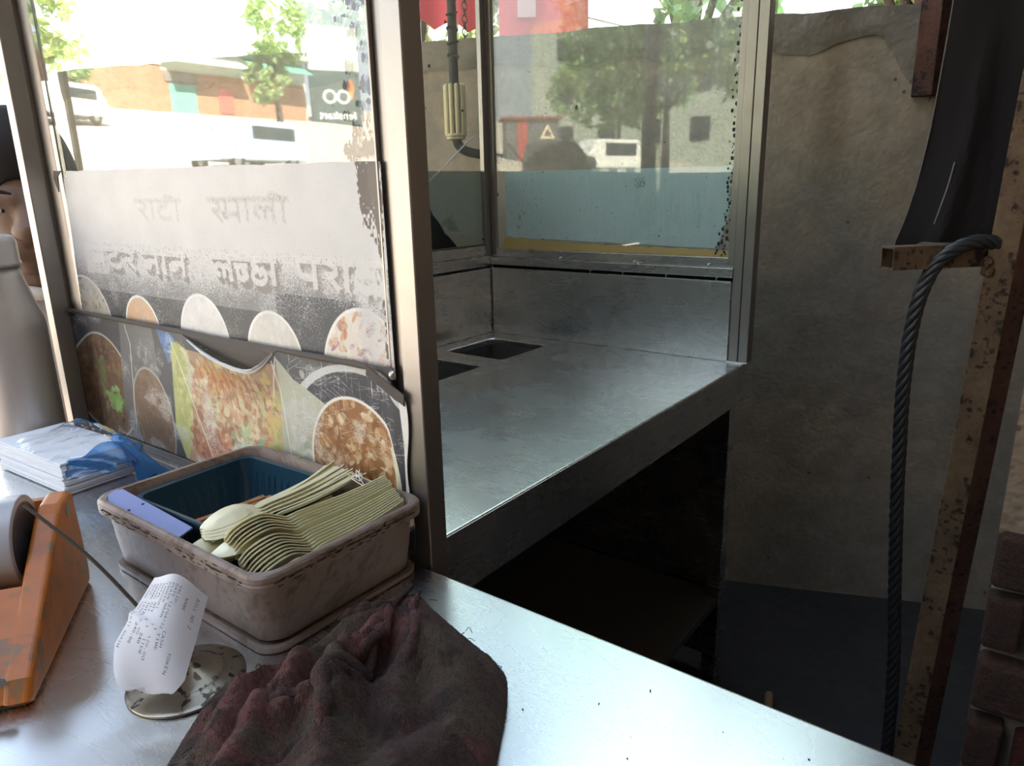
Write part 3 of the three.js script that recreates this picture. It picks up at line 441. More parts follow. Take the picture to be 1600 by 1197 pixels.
{
  const r = rng(560), X = (mm) => -1.31 + mm / 1000, bu = (x) => (x * 1000 + 1310 + 60) / BW, bv = (y) => 1 - (455 - y * 1000) / BH;
  // upper sheet: torn top edge, seam below
  const top = (x) => 0.4395 - (x + 1.28) * 0.0155 + 0.0022 * (fbm(x * 40 + 90, 1, 9999, 561, 3) - 0.5), z0 = -0.5165;
  const up = thing('menu_banner', 'faded white vinyl menu banner with pale Devanagari lettering on the front pane', 'banner', [-0.93, CY, -0.516]);
  const gU = sheet(150, 50, (u, v) => { const x = lerp(-1.297 + 0.02 * v, -0.5485 - 0.0015 * v, u), lo = 0.203, e = u < 0.02 && v > 0.93 ? 0.01 : 0; return [x + 0.93, lerp(lo, top(x), v) - e, z0 + 0.516 + 0.0012 * (fbm(x * 14 + 60, v * 5, 9999, 563, 3) - 0.5) + (u > 0.985 ? 0.002 : 0)]; }, 0.0006);
  { const p = gU.attributes.position, n = gU.attributes.uv; for (let i = 0; i < p.count; i++) n.setXY(i, bu(p.getX(i) - 0.93), bv(p.getY(i))); }
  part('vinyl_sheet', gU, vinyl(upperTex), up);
  part('folded_corner', new THREE.ExtrudeGeometry(shapeOf([[-0.372, 0.441], [-0.345, 0.44], [-0.36, 0.432], [-0.366, 0.408], [-0.376, 0.428]]), { depth: 0.0015, bevelEnabled: false }).translate(0, 0, 0.0015), std({ color: hex('#6d655e'), roughness: 0.8 }), up);
  // lower sheet: laps over the right post, its upper edge curled open
  const lw = thing('menu_banner', 'lower torn vinyl banner printed with plates of food, curling open along its seam', 'banner', [-0.93, CY, -0.512]);
  const edge = (x) => { const m = x * 1000 + 1310; let y = 0.2135; if (m > 330 && m < 565) { const t = (m - 330) / 235; y -= 0.034 * (t < 0.74 ? Math.sin((t / 0.74) * Math.PI / 2) ** 1.5 : Math.cos(((t - 0.74) / 0.26) * Math.PI / 2)); } if (m > 745) y += -(m - 745) * 0.0006; return y + 0.0015 * (fbm(x * 70 + 99, 4, 9999, 571, 2) - 0.5); };
  const gL = sheet(200, 60, (u, v) => {
    const x0 = -1.352 + 0.006 * (fbm(v * 12, 3, 999, 573, 3) - 0.5) + (1 - v) * -0.002, x1 = -0.5215 + 0.003 * Math.sin(v * 9), x = lerp(x0, x1, u), m = x * 1000 + 1310, yT = edge(x), y = lerp(-0.002 + 0.016, yT, v);
    const curl = m > 300 && m < 600 ? 0.012 * sstep(v, 0.75, 1) * Math.sin(((m - 300) / 300) * Math.PI) : 0, lap = sstep(m, 742, 775) * 0.0115 + sstep(m, 20, -20) * 0.008;
    return [x + 0.93, y, 0.0005 + curl + lap + 0.0016 * (fbm(x * 16 + 60, y * 16, 9999, 575, 3) - 0.5)];
  }, 0.0007);
  { const p = gL.attributes.position, n = gL.attributes.uv; for (let i = 0; i < p.count; i++) n.setXY(i, bu(p.getX(i) - 0.93), bv(p.getY(i))); }
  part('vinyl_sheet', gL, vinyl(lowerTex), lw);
  // the rolled lip along the tear, its white back showing in the middle, and the soot line of the seam
  const seam = [], lip = []; for (let k = 0; k <= 40; k++) { const x = -1.348 + (k / 40) * 0.80; seam.push([x + 0.93, 0.2145 + 0.001 * Math.sin(k * 2.1) - (k < 4 ? 0.001 * (4 - k) : 0), 0.004]); }
  const soot = std({ color: hex('#57504a'), roughness: 0.9, map: T.grime }), white = std({ color: hex('#d9d7d2'), roughness: 0.6, map: T.grime });
  part('seam_fold', sheet(120, 8, (u, v) => { const x = -1.352 + u * 0.805, m = x * 1000 + 1310, a = v * 3.4 - 0.6, q = 0.0022 + 0.0014 * fbm(x * 30 + 77, 2, 999, 581, 3), open = Math.max(0, 0.2135 - edge(x)); return [x + 0.93, 0.2145 + q * Math.cos(a) - open * v * 0.85, 0.002 + q * Math.sin(a) + 0.0005]; }, 0.0006), soot, lw).userData.label = 'sooty folded seam';
  part('curled_lip', sheet(60, 10, (u, v) => { const m = 372 + u * 188, x = X(m), a = -0.3 + v * 2.6, q = 0.0055 * Math.sin(Math.PI * clamp(u, 0.02, 0.98)) ** 0.5 * (0.8 + 0.4 * fbm(u * 9, 1, 999, 585, 3)); return [x + 0.93, edge(x) + q * Math.sin(a), 0.004 + 0.012 * Math.sin(((m - 300) / 300) * Math.PI) + q * (1 - Math.cos(a)) * 0.8]; }, 0.0007), white, lw).userData.label = 'white curled lip of the tear';
  part('torn_flap', sheet(16, 6, (u, v) => [-1.352 + 0.93 - 0.012 + u * 0.062, 0.2125 + (1 - u) * 0.004 + (v - 0.5) * 0.018 * (1 - u * 0.5), 0.012 + 0.006 * Math.sin(v * 3 + u * 4)], 0.0008), soot, lw);
  part('screw', new THREE.LatheGeometry([[0, 0.0042], [0.0024, 0.0036], [0.0046, 0.0014], [0.005, 0]].map((p) => new THREE.Vector2(...p)), 20).rotateX(Math.PI / 2).translate(-0.5355 + 0.93, 0.214, 0.0135), std({ color: 0xb8b2a8, metalness: 0.9, roughness: 0.3 }), lw).userData.label = 'shiny screw head';
  part('soot_crust', sheet(20, 6, (u, v) => { const m = 735 + u * 55; return [X(m) + 0.93, 0.2145 - u * 0.026 + (v - 0.5) * 0.012, 0.0135 + 0.003 * fbm(u * 9, v * 4, 999, 587, 3)]; }, 0.0015), soot, lw);
}

// ------------------------------------------------------------------ cutlery box on the table
T.scuff = dataTex(512, 512, (x, y) => { const a = fbm(x / 64, y / 64, 8, 601, 5), b = fbm(x / 14, y / 18, 999, 605, 3), g = hash2(x, y, 5); const m = sstep(a * 0.6 + b * 0.4, 0.45, 0.7); const c = mix3([0.8, 0.76, 0.74], [0.66, 0.6, 0.56], m); return c.map((e) => e * (0.95 + 0.08 * g)); }, true, 5);
function rring(w, d, r, n, y, cx = 0, cz = 0, wob) {   // rounded rectangle ring of points
  const out = [], q = [[w / 2 - r, d / 2 - r, 0], [-w / 2 + r, d / 2 - r, 1], [-w / 2 + r, -d / 2 + r, 2], [w / 2 - r, -d / 2 + r, 3]];
  q.forEach(([x, z, k], i) => { for (let a = 0; a <= n; a++) { const t = (k + a / n) * Math.PI / 2; out.push([cx + x + r * Math.cos(t), y, cz + z + r * Math.sin(t)]); } const [x2, z2, k2] = q[(i + 1) % 4], t0 = (k + 1) * Math.PI / 2, S = 24; for (let s = 1; s < S; s++) { const e = s / S; out.push([cx + lerp(x, x2, e) + r * Math.cos(t0), y, cz + lerp(z, z2, e) + r * Math.sin(t0)]); } });
  if (wob) out.forEach((p, i) => wob(p, i)); return out;
}
function loft(rings, capStart, capEnd) {               // stacked closed rings -> smooth mesh, uv in metres round and along
  const n = rings[0].length, P = [], U = [], I = []; let along = 0;
  rings.forEach((R, j) => { if (j) along += Math.hypot(R[0][0] - rings[j - 1][0][0], R[0][1] - rings[j - 1][0][1], R[0][2] - rings[j - 1][0][2]); let s = 0; for (let i = 0; i <= n; i++) { const p = R[i % n]; if (i) { const o = R[i - 1]; s += Math.hypot(p[0] - o[0], p[2] - o[2]); } P.push(...p); U.push(s, along); } });
  for (let j = 0; j + 1 < rings.length; j++) for (let i = 0; i < n; i++) { const a = j * (n + 1) + i, b = a + 1, c = a + n + 1, d = c + 1; I.push(a, c, b, b, c, d); }
  for (const [cap, R, flip] of [[capStart, rings[0], true], [capEnd, rings[rings.length - 1], false]]) if (cap) { const b = P.length / 3, c = R.reduce((a, p) => [a[0] + p[0] / n, a[1] + p[1] / n, a[2] + p[2] / n], [0, 0, 0]); P.push(...c); U.push(c[0], c[2]); R.forEach((p) => { P.push(...p); U.push(p[0], p[2]); }); for (let i = 0; i < n; i++) { const u = b + 1 + i, v = b + 1 + ((i + 1) % n); flip ? I.push(b, u, v) : I.push(b, v, u); } }
  const g = new THREE.BufferGeometry(); g.setAttribute('position', new THREE.Float32BufferAttribute(P, 3)); g.setAttribute('uv', new THREE.Float32BufferAttribute(U, 2)); g.setIndex(I); return toCreasedNormals(g, 0.7);
}
const BX = -0.653, BZ = -0.3985;
{
  const boxMat = phy({ color: new THREE.Color(0.62, 0.55, 0.5), map: T.scuff, roughness: 0.42, transmission: 0.3, thickness: 0, ior: 1.4, specularIntensity: 0.6 });
  const lid = thing('container_lid', 'cloudy plastic lid lying flat under the cutlery box', 'lid', [BX, CY, BZ]);
  part('lid_plate', loft([rring(0.285, 0.186, 0.02, 8, 0.0005), rring(0.293, 0.192, 0.022, 8, 0.001), rring(0.296, 0.194, 0.023, 8, 0.004), rring(0.294, 0.193, 0.022, 8, 0.0065), rring(0.286, 0.186, 0.02, 8, 0.007), rring(0.28, 0.181, 0.02, 8, 0.005)], true, true), boxMat, lid);
  const b = thing('cutlery_box', 'cloudy brownish plastic food container holding spoons and a dark tray', 'container', [BX, CY + 0.007, BZ]);
  const R = (ins, y, r = 0.022) => rring(0.31 - 2 * ins, 0.208 - 2 * ins, r, 8, y, 0, 0);
  part('tub', loft([R(0.02, 0), R(0.015, 0.001), R(0.0125, 0.004), R(0.0095, 0.03), R(0.0075, 0.06), R(0.0072, 0.062), R(0.0095, 0.058), R(0.012, 0.03), R(0.0145, 0.005), R(0.018, 0.0025)], true, true), boxMat, b);
  part('rim', loft([R(0.0078, 0.0605), R(0.002, 0.061), R(0.0004, 0.0625), R(0.0001, 0.067), R(0.0012, 0.0685), R(0.0002, 0.0705), R(0.0004, 0.0745), R(0.002, 0.0768), R(0.0045, 0.0775), R(0.0072, 0.0768), R(0.0085, 0.074), R(0.0095, 0.058)]), boxMat, b);
  // greasy crumbs and black wear caught along the rim
  const r = rng(611), wear = [];
  for (let k = 0; k < 170; k++) { const side = r() < 0.5, t = r() - 0.5, q = r() < 0.6 ? 0.0155 : 0; const x = side ? 0.1547 : t * 0.26, z = side ? t * 0.165 : 0.1037; const g = new THREE.SphereGeometry(0.0007 + r() * 0.0009, 5, 4).scale(side ? 0.4 : 1 + r() * 4, 0.5, side ? 1 + r() * 4 : 0.4).translate(x, 0.0687 + (r() < 0.5 ? 0 : (r() - 0.5) * 0.012), z); wear.push(g); }
  part('rim_grime', wear, std({ color: hex('#3a2c20'), roughness: 1 }), b, true);
  for (const [x, y, z] of [[-0.06, 0.0775, -0.101], [-0.145, 0.07, 0.098], [-0.118, 0.066, 0.1038]]) part('turmeric_smear', new THREE.SphereGeometry(0.004, 10, 8).scale(1, 0.25, 0.6).translate(x, y, z), std({ color: hex('#8a7a2e'), roughness: 0.7 }), b);

  // ribbed dark blue tray inside
  const t = thing('ribbed_tray', 'dark blue ribbed plastic tray standing inside the cutlery box', 'tray', [-0.716, CY + 0.011, -0.411], 0.045);
  const rib = (amp) => (p, i) => { const k = Math.abs(p[0]) > Math.abs(p[2]) ? p[2] : p[0], s = Math.sin(k * 520); const m = Math.hypot(p[0], p[2]); const a = amp * sstep(s, -0.2, 0.5); p[0] -= (p[0] / m) * a; p[2] -= (p[2] / m) * a; };
  const Q = (w, d, y, amp = 0) => { const ring = rring(w, d, 0.014, 8, y); const big = []; for (let i = 0; i < ring.length; i++) { const a = ring[i], c = ring[(i + 1) % ring.length]; for (let k = 0; k < 3; k++) big.push([lerp(a[0], c[0], k / 3), y, lerp(a[2], c[2], k / 3)]); } if (amp) big.forEach(rib(amp)); return big; };
  const tm = phy({ color: new THREE.Color(0.022, 0.075, 0.12), roughness: 0.28, transmission: 0.3, thickness: 0, ior: 1.45 });
  part('tray_shell', loft([Q(0.128, 0.122, 0.001), Q(0.134, 0.128, 0.004, 0.002), Q(0.146, 0.139, 0.044, 0.002), Q(0.148, 0.141, 0.05), Q(0.15, 0.143, 0.0635), Q(0.16, 0.152, 0.0645), Q(0.161, 0.153, 0.0625), Q(0.161, 0.153, 0.062), Q(0.151, 0.1445, 0.0618), Q(0.149, 0.142, 0.05), Q(0.147, 0.14, 0.044, 0.002), Q(0.133, 0.127, 0.0035, 0.002), Q(0.127, 0.121, 0.0005)].reverse(), true, true), tm, t);
  // wooden forks lying in the tray
  const fg = (() => { const s = shapeOf([[-0.0035, 0.055], [0.0035, 0.055], [0.0045, 0.0], [0.006, -0.03], [0.0062, -0.055], [0.0045, -0.06], [0.0038, -0.036], [0.0012, -0.036], [0.0009, -0.06], [-0.0009, -0.06], [-0.0012, -0.036], [-0.0038, -0.036], [-0.0045, -0.06], [-0.0062, -0.055], [-0.006, -0.03], [-0.0045, 0.0]]); const g = extr(s, 0.0014, 0.0003); g.rotateX(-Math.PI / 2); return g; })();
  T.wood = dataTex(128, 512, (x, y) => { const a = vnoise(x / 5, y / 90, 999, 621), b = hash2(x, y, 2); return mix3([0.74, 0.55, 0.38], [0.58, 0.4, 0.26], a * 0.8 + b * 0.15); }, true, 20);
  const wood = std({ map: T.wood, roughness: 0.8 });
  [[-0.757, 0.03, -0.413, -0.2, 0.1], [-0.748, 0.031, -0.416, -0.27, 0.13], [-0.74, 0.0335, -0.411, -0.16, 0.1], [-0.752, 0.034, -0.408, -0.32, 0.12], [-0.733, 0.031, -0.413, -0.22, 0.1], [-0.763, 0.026, -0.41, -0.14, 0.1]].forEach(([x, y, z, a, tilt], i) => {
    const o = thing('wooden_fork', ['topmost', 'second from the left', 'right-hand', 'short slanted', 'rightmost', 'leftmost'][i] + ' thin wooden fork lying in the dark blue tray', 'fork', [x, CY + y, z], 0, 'wooden forks in the blue tray');
    o.rotation.set(tilt, a, i * 0.15 - 0.3); part('handle_and_tines', fg, wood, o);
  });
  // blue plastic strip between tray and box wall
  const bs = thing('plastic_strip', 'lilac blue plastic strip with two small holes leaning in the box', 'strip', [-0.742, CY + 0.0745, -0.3175]); bs.rotation.set(0.25, 0.06, -0.17);
  const circ = (cx, cy, q) => Array.from({ length: 14 }, (_, k) => [cx + q * Math.cos(-k / 14 * 6.283), cy + q * Math.sin(-k / 14 * 6.283)]);
  part('strip_plate', extr(shapeOf([[-0.056, -0.012], [0.07, -0.012], [0.07, 0.012], [-0.05, 0.012], [-0.056, 0.006]], [circ(-0.012, -0.006, 0.0016), circ(-0.008, 0.008, 0.0016)]), 0.0016, 0.0004).rotateX(-Math.PI / 2), std({ color: hex('#8a94c2'), roughness: 0.4 }), bs);
}
// disposable spoons
{
  const L = 0.172, mat = phy({ color: new THREE.Color(0.9, 0.86, 0.6), roughness: 0.22, transmission: 0.22, thickness: 0, ior: 1.45, specularIntensity: 0.7 });
  const hw = (s) => { const z = s * L; if (z < 0.062) { const q = (z - 0.032) / 0.032; return Math.max(0.0012, z < 0.032 ? 0.0205 * Math.sqrt(Math.max(0, 1 - q * q)) : lerp(0.0205, 0.0052, sstep(z, 0.032, 0.064))); } return lerp(0.0052, 0.0095, Math.pow((z - 0.062) / (L - 0.062), 0.8)); };
  const yy = (s, c) => { const z = s * L, bowl = Math.max(0, 1 - ((z - 0.03) / 0.034) ** 2); return -0.0105 * bowl * (1 - c * c * 0.95) + 0.004 * sstep(z, 0.04, 0.075) + 0.003 * Math.sin(clamp((z - 0.07) / (L - 0.07), 0, 1) * Math.PI) * 0.8 - (z > 0.062 ? 0.0026 * c * c * sstep(z, 0.058, 0.075) : 0); };
  const spoonG = sheet(40, 10, (u, v) => { const s = lerp(0.004, 1, u), c = v * 2 - 1; return [c * hw(s), yy(s, c), -s * L]; }, 0.0011);   // bowl at the origin, handle towards -z, hollow side up
  const proto = new THREE.Group();
  const bowlPart = part('spoon_body', spoonG, mat, proto);
  const G = 'disposable spoons in the cutlery box';
  function spoon(label, p, rot, grp = G) { const o = proto.clone(); o.name = numbered('plastic_spoon'); o.position.set(p[0], CY + p[1], p[2]); o.rotation.set(rot[0], rot[1], rot[2], 'YXZ'); scene.add(o); tag(o, label, 'spoon', grp); return o; }
  const rows = ['first', 'second', 'third', 'fourth', 'fifth', 'sixth', 'seventh', 'eighth', 'ninth', 'tenth', 'eleventh', 'twelfth', 'thirteenth', 'fourteenth', 'fifteenth'];
  // on-edge fan, hollow sides facing right; the handles draw together at the back
  for (let k = 0; k < 14; k++) { const t = k / 13, gap = k > 5 ? 0.003 : 0; spoon(`cream plastic spoon on edge, ${rows[k]} from the left in the nested fan`, [-0.59 + k * 0.0037 + gap, 0.084 - t * 0.026 - gap * 0.6, -0.3215 + (k % 3) * 0.0007 + (k > 5 ? 0.003 : 0)], [0.075 + 0.03 * t, -0.235 + t * 0.16, -2.02 - t * 0.06], 'nested fan of spoons on edge'); }
  // domes: spoons lying hollow side down, handles to the back
  for (let k = 0; k < 4; k++) spoon(`cream plastic spoon hollow side down, ${['topmost', 'second', 'third', 'lowest'][k]} in the tall rear stack`, [-0.6235 + k * 0.0008, 0.086 - k * 0.0024, -0.3185 + k * 0.0006], [0.07 + k * 0.012, 0.03 - k * 0.055, Math.PI + 0.12 - k * 0.03], 'rear stack of upturned spoons');
  for (let k = 0; k < 5; k++) spoon(`cream plastic spoon hollow side down, ${['topmost', 'second', 'third', 'fourth', 'lowest'][k]} in the low front stack`, [-0.588 - k * 0.0036, 0.074 - k * 0.0024, -0.308 - k * 0.0007], [0.02, -0.07, Math.PI + 0.12], 'low front stack of upturned spoons');
  for (let k = 0; k < 2; k++) spoon(`cream plastic spoon hollow side down, ${['upper', 'lower'][k]} of the two beside the tray corner`, [-0.634 + k * 0.006, 0.06 - k * 0.005, -0.306], [0.02, -0.09, Math.PI - 0.2], 'two upturned spoons beside the tray');
  for (let k = 0; k < 4; k++) spoon(`cream plastic spoon whose flat handle leans above the tray, ${rows[k]} from the left`, [-0.628 + k * 0.004, 0.074, -0.322], [0.13 - k * 0.008, 0.1 - k * 0.07, Math.PI + 0.55], 'handles leaning above the tray');
  spoon('cream plastic spoon alone on edge against the right box wall', [-0.523, 0.05, -0.322], [0.06, -0.03, -1.4]);
  const st = thing('plastic_shred', 'tangle of thin clear plastic shreds among spoon handles', 'plastic shreds', [-0.575, CY + 0.1, -0.475]), r = rng(641);
  for (let k = 0; k < 5; k++) part('shred', tube([0, 1, 2, 3].map(() => [(r() - 0.5) * 0.03, (r() - 0.5) * 0.014, (r() - 0.5) * 0.02]), 0.0005, 24, 5), phy({ color: 0xe8e6da, roughness: 0.3 }), st);
}
// bill spike with receipt
{
  const sp = thing('bill_spike', 'tarnished metal bill spike with a domed round foot and long slanting wire', 'bill spike', [-0.543, CY, -0.246]);
  T.spot = dataTex(256, 256, (x, y) => { const a = fbm(x / 14, y / 14, 999, 651, 5), b = fbm(x / 60, y / 60, 999, 653, 3); let c = mix3([0.66, 0.62, 0.55], [0.5, 0.46, 0.4], b); return mix3(c, [0.16, 0.12, 0.09], sstep(a, 0.6, 0.7) * 0.7); }, true);
  const prof = [[0.0, 0.018], [0.004, 0.0176], [0.01, 0.0158], [0.017, 0.0122], [0.024, 0.0096], [0.029, 0.0086], [0.0305, 0.0076], [0.034, 0.0058], [0.043, 0.0036], [0.0465, 0.0026], [0.0475, 0.0016], [0.047, 0.0004], [0.044, 0.0008], [0.03, 0.004], [0, 0.008]].map((p) => new THREE.Vector2(...p)).reverse();
  part('domed_foot', planarUV(new THREE.LatheGeometry(prof, 64).rotateX(-Math.PI / 2), -0.05, 0.05, -0.05, 0.05).rotateX(Math.PI / 2), std({ map: T.spot, metalness: 0.9, roughness: 0.3, bumpMap: T.concreteBump, bumpScale: 0.0002 }), sp);
  part('wire', tube([[-0.0, 0.014, -0.003], [-0.011, 0.022, -0.0015], [-0.055, 0.048, 0.0035], [-0.115, 0.089, 0.016], [-0.1787, 0.13, 0.037]], 0.0017, 60, 8), std({ color: 0x3a332d, metalness: 0.8, roughness: 0.45 }), sp);
  const ring = []; for (let k = 0; k <= 20; k++) ring.push([0.006 + 0.009 * Math.cos(k / 20 * 6.28), 0.0132 - Math.abs(Math.cos(k / 20 * 6.28 - 0.6)) * 0.0008, 0.018 + 0.006 * Math.sin(k / 20 * 6.28)]);
  part('stamped_ring', tube(ring, 0.0004, 40, 5, true), darkSteel, sp);
  // paper: three-inch receipt, pierced, curled under at its foot
  T.bill = canvasTex(620, 512, (x, W, H) => {
    x.fillStyle = '#dcdadc'; x.fillRect(0, 0, W, H); x.fillStyle = '#5d5a60'; x.textAlign = 'left'; 
    const L = ['', 'BILL NO 2', '', '  NAME           TOKEN', '', 'VALID:       CASH', 'DATE 12/04/22 TIME', 'PLAIN NAAN   1', 'PANEER      1  120.00', 'TANDOORI     1  ITEM', 'TOTAL QTY  2   240', 'ROUND OFF   0.00', 'GRAND TOTAL  240.00', 'MODE: CASH', 'THANK YOU VISIT AGAIN']; L.forEach((s, i) => { x.font = (i === 10 || i === 12 ? 'bold ' : '') + '27px monospace'; x.fillText(s, 40, 34 + i * 33); });
  });
  const rc = thing('receipt', 'crumpled white printed receipt pierced on the slanting wire', 'receipt', [-0.565, CY, -0.24]);
  const TL = V(-0.59, 0.08, -0.254), TR = V(-0.5555, 0.06, -0.281), BL = V(-0.567, 0.048, -0.205), BR = V(-0.51, 0.024, -0.229), FL = V(-0.545, 0.02, -0.19), FR = V(-0.515, 0.012, -0.222);
  // u runs across the lines (left edge to right edge), v from the curled foot to the top
  part('paper', grid(40, 60, (u, v) => {
    const top = TL.clone().lerp(TR, u), mid = BL.clone().lerp(BR, u), low = V(-0.535, 0.0235, -0.1985).lerp(V(-0.517, 0.0235, -0.222), u); let p;
    if (v > 0.4) p = mid.clone().lerp(top, (v - 0.4) / 0.6); else { const t = 1 - v / 0.4; p = mid.clone().multiplyScalar((1 - t) ** 2).add(mid.clone().lerp(low, 0.5).add(V(0.006, -0.012, 0.016)).multiplyScalar(2 * t * (1 - t))).add(low.multiplyScalar(t * t)); }
    const arch = 0.012 * Math.sin(Math.PI * u) * sstep(v, 0.1, 0.6), crease = 0.0022 * Math.exp(-(((v - 0.64 + u * 0.12) / 0.035) ** 2)) * sstep(0.8 - u, 0, 0.6);
    return [p.x + 0.565 + arch * 0.3 - crease, p.y + arch + crease + 0.002 * Math.sin(u * 7 + v * 4), p.z + 0.24 + arch * 0.3];
  }, false, true), std({ map: T.bill, roughness: 0.8, side: THREE.DoubleSide }), rc);
}
// orange tape dispenser
{
  const O = V(-0.787, 0, -0.275), turn = Math.atan2(-0.571, 0.82); // local +x runs along its length towards the camera, local +z out to the left
  const d = thing('tape_dispenser', 'scuffed orange tape dispenser with a roll of tape in its slot', 'tape dispenser', [O.x, CY, O.z], turn);
  T.orange = dataTex(512, 512, (x, y) => { const a = fbm(x / 50, y / 50, 999, 661, 5), b = fbm(x / 12, y / 30, 999, 665, 3); let c = mix3([0.74, 0.42, 0.09], [0.64, 0.34, 0.07], a); c = mix3(c, [0.42, 0.36, 0.31], sstep(a * 0.6 + b * 0.4, 0.54, 0.7) * 0.6); return c; }, true, 6);
  const om = std({ map: T.orange, roughness: 0.42, bumpMap: T.concreteBump, bumpScale: 0.0006 });
  const side = [[0.004, 0.001], [0.205, 0.001], [0.213, 0.008], [0.2, 0.022], [0.15, 0.052], [0.1, 0.082], [0.06, 0.105], [0.045, 0.11], [0.016, 0.111], [0.008, 0.106], [0.0, 0.02]];
  const low = [[0.006, 0.002], [0.204, 0.002], [0.211, 0.008], [0.198, 0.022], [0.155, 0.049], [0.122, 0.065], [0.098, 0.045], [0.06, 0.035], [0.02, 0.045], [0.008, 0.07], [0.002, 0.02]];
  part('body', [new THREE.ExtrudeGeometry(shapeOf(side), { depth: 0.012, bevelEnabled: true, bevelThickness: 0.005, bevelSize: 0.005, bevelOffset: -0.005, bevelSegments: 4 }).translate(0, 0, 0.005), new THREE.ExtrudeGeometry(shapeOf(side), { depth: 0.012, bevelEnabled: true, bevelThickness: 0.005, bevelSize: 0.005, bevelOffset: -0.005, bevelSegments: 4 }).translate(0, 0, 0.065), extr(shapeOf(low), 0.06, 0.001).translate(0, 0, 0.012), extr(shapeOf([[0.001, 0.002], [0.012, 0.002], [0.016, 0.104], [0.008, 0.104]]), 0.06, 0.001).translate(0, 0, 0.012)].map((g) => muv(g)), om, d);
  part('base_pad', bx(0.004, 0.206, 0, 0.003, 0.006, 0.08, 0.001), darkSteel, d);
  part('boss', new THREE.CylinderGeometry(0.0065, 0.007, 0.003, 24).rotateX(Math.PI / 2).translate(0.034, 0.097, 0.001), std({ color: hex('#8c7a5c'), roughness: 0.5 }), d);
  const roll = part('tape_roll', new THREE.LatheGeometry([[0.02, -0.011], [0.043, -0.012], [0.044, -0.011], [0.044, 0.011], [0.043, 0.012], [0.02, 0.011], [0.02, -0.011]].map((p) => new THREE.Vector2(...p)), 64).rotateX(Math.PI / 2).translate(0.062, 0.083, 0.042), phy({ color: new THREE.Color(0.5, 0.5, 0.54), roughness: 0.3, transmission: 0.15, thickness: 0 }), d);
  part('roll_core', new THREE.LatheGeometry([[0.0, -0.0125], [0.008, -0.0135], [0.036, -0.0125], [0.038, -0.0115], [0.038, 0.0115], [0.0, 0.0125]].map((p) => new THREE.Vector2(...p)), 48).rotateX(Math.PI / 2).translate(0.062, 0.083, 0.042), std({ color: hex('#3c3c44'), roughness: 0.45 }), roll);
  part('cutter', extr(shapeOf([[0, 0], [0.006, 0.004], [0.012, 0], [0.018, 0.004], [0.024, 0], [0.03, 0.004], [0.036, 0], [0.042, 0.004], [0.048, 0], [0.048, -0.006], [0, -0.006]]), 0.0008).rotateY(-Math.PI / 2).translate(0.203, 0.026, 0.018), steel, d);
}
// packet of paper napkins in a clear printed bag
{
  const n = thing('napkin_packet', 'opened packet of white napkins in clear plastic film printed blue', 'napkins', [-1.15, CY, -0.395], 0.06);
  T.napkin = dataTex(256, 256, (x, y) => { const k = ((x + y) % 16 < 8 ? 1 : 0) ^ ((x - y + 256) % 16 < 8 ? 1 : 0); const v = 0.86 + 0.05 * k; return [v * 0.97, v * 0.99, v * 1.02]; }, true, 14);
  const nap = std({ map: T.napkin, roughness: 0.9 }), r = rng(671);
  for (let k = 0; k < 16; k++) part('napkin', bx(-0.1 + r() * 0.003, 0.097 + r() * 0.004, 0.002 + k * 0.0029, 0.0047 + k * 0.0029, -0.052, 0.045 + r() * 0.003, 0.0011, 1), nap, n);
  // bag print: blue band and lettering on the puffed back half only (lower half of the canvas), the front half is bare film
  const marks = [[60, 150, 90, 20], [90, 168, 34, 44], [170, 142, 22, 50], [196, 196, 110, 18], [240, 150, 34, 40]];
  T.wrap = canvasTex(512, 256, (x, W, H) => { x.fillStyle = '#ffffff'; x.fillRect(0, 0, W, H); x.fillStyle = '#2f78bd'; x.fillRect(W - 120, H * 0.52, 120, H); for (const [a, b, w, h] of marks) { x.fillStyle = '#3f78b4'; x.fillRect(a, b, w, h); } x.fillStyle = '#c9bd96'; x.fillRect(300, 150, 76, 80); });
  T.wrapA = canvasTex(512, 256, (x, W, H) => { x.fillStyle = '#fbfbfb'; x.fillRect(0, 0, W, H); x.fillStyle = '#4a4a4a'; x.fillRect(W - 120, H * 0.52, 120, H); for (const [a, b, w, h] of [...marks, [300, 150, 76, 80]]) x.fillRect(a, b, w, h); }, false);
  const film = phy({ map: T.wrap, transmission: 1, transmissionMap: T.wrapA, roughness: 0.06, ior: 1.5, thickness: 0, side: THREE.DoubleSide });
  // puffed film: from the table behind, over the back of the stack, down its front
  part('plastic_film', grid(70, 50, (u, v) => {
    const x = lerp(-0.108, 0.14, u), w = v * 3.0, e = Math.sin(Math.PI * u) ** 0.35;
    let y, z; if (v < 0.5) { const t = v / 0.5; z = lerp(-0.082, -0.03, t); y = 0.004 + (0.066 * Math.sin(t * Math.PI * 0.62)) * e; } else { const t = (v - 0.5) / 0.5; z = lerp(-0.03, 0.05, t); y = 0.004 + 0.0615 * e * Math.cos(t * 0.55) - 0.004 * t; }
    const wr = 0.006 * (fbm(u * 9 + 40, v * 6, 999, 675, 4) - 0.5) * 2 + 0.002 * Math.sin(u * 40 + v * 22) * fbm(u * 5, v * 5, 99, 677, 2);
    return [x + wr * 0.4, Math.max(0.001, y + wr), z + wr * 0.5];
  }), film, n).userData.label = 'crinkled clear film with blue print';
  part('film_end', grid(20, 16, (u, v) => { const a = (u - 0.5) * Math.PI, q = lerp(1, 0.35, v); return [0.1 + 0.045 * v + 0.004 * Math.sin(u * 20), 0.028 + 0.03 * q * Math.cos(a * 0.9) + 0.004 * Math.sin(u * 17 + v * 5), -0.012 + 0.056 * q * Math.sin(a)]; }), phy({ color: hex('#4f8cc4'), transmission: 0.75, roughness: 0.1, thickness: 0, side: THREE.DoubleSide }), n);
}
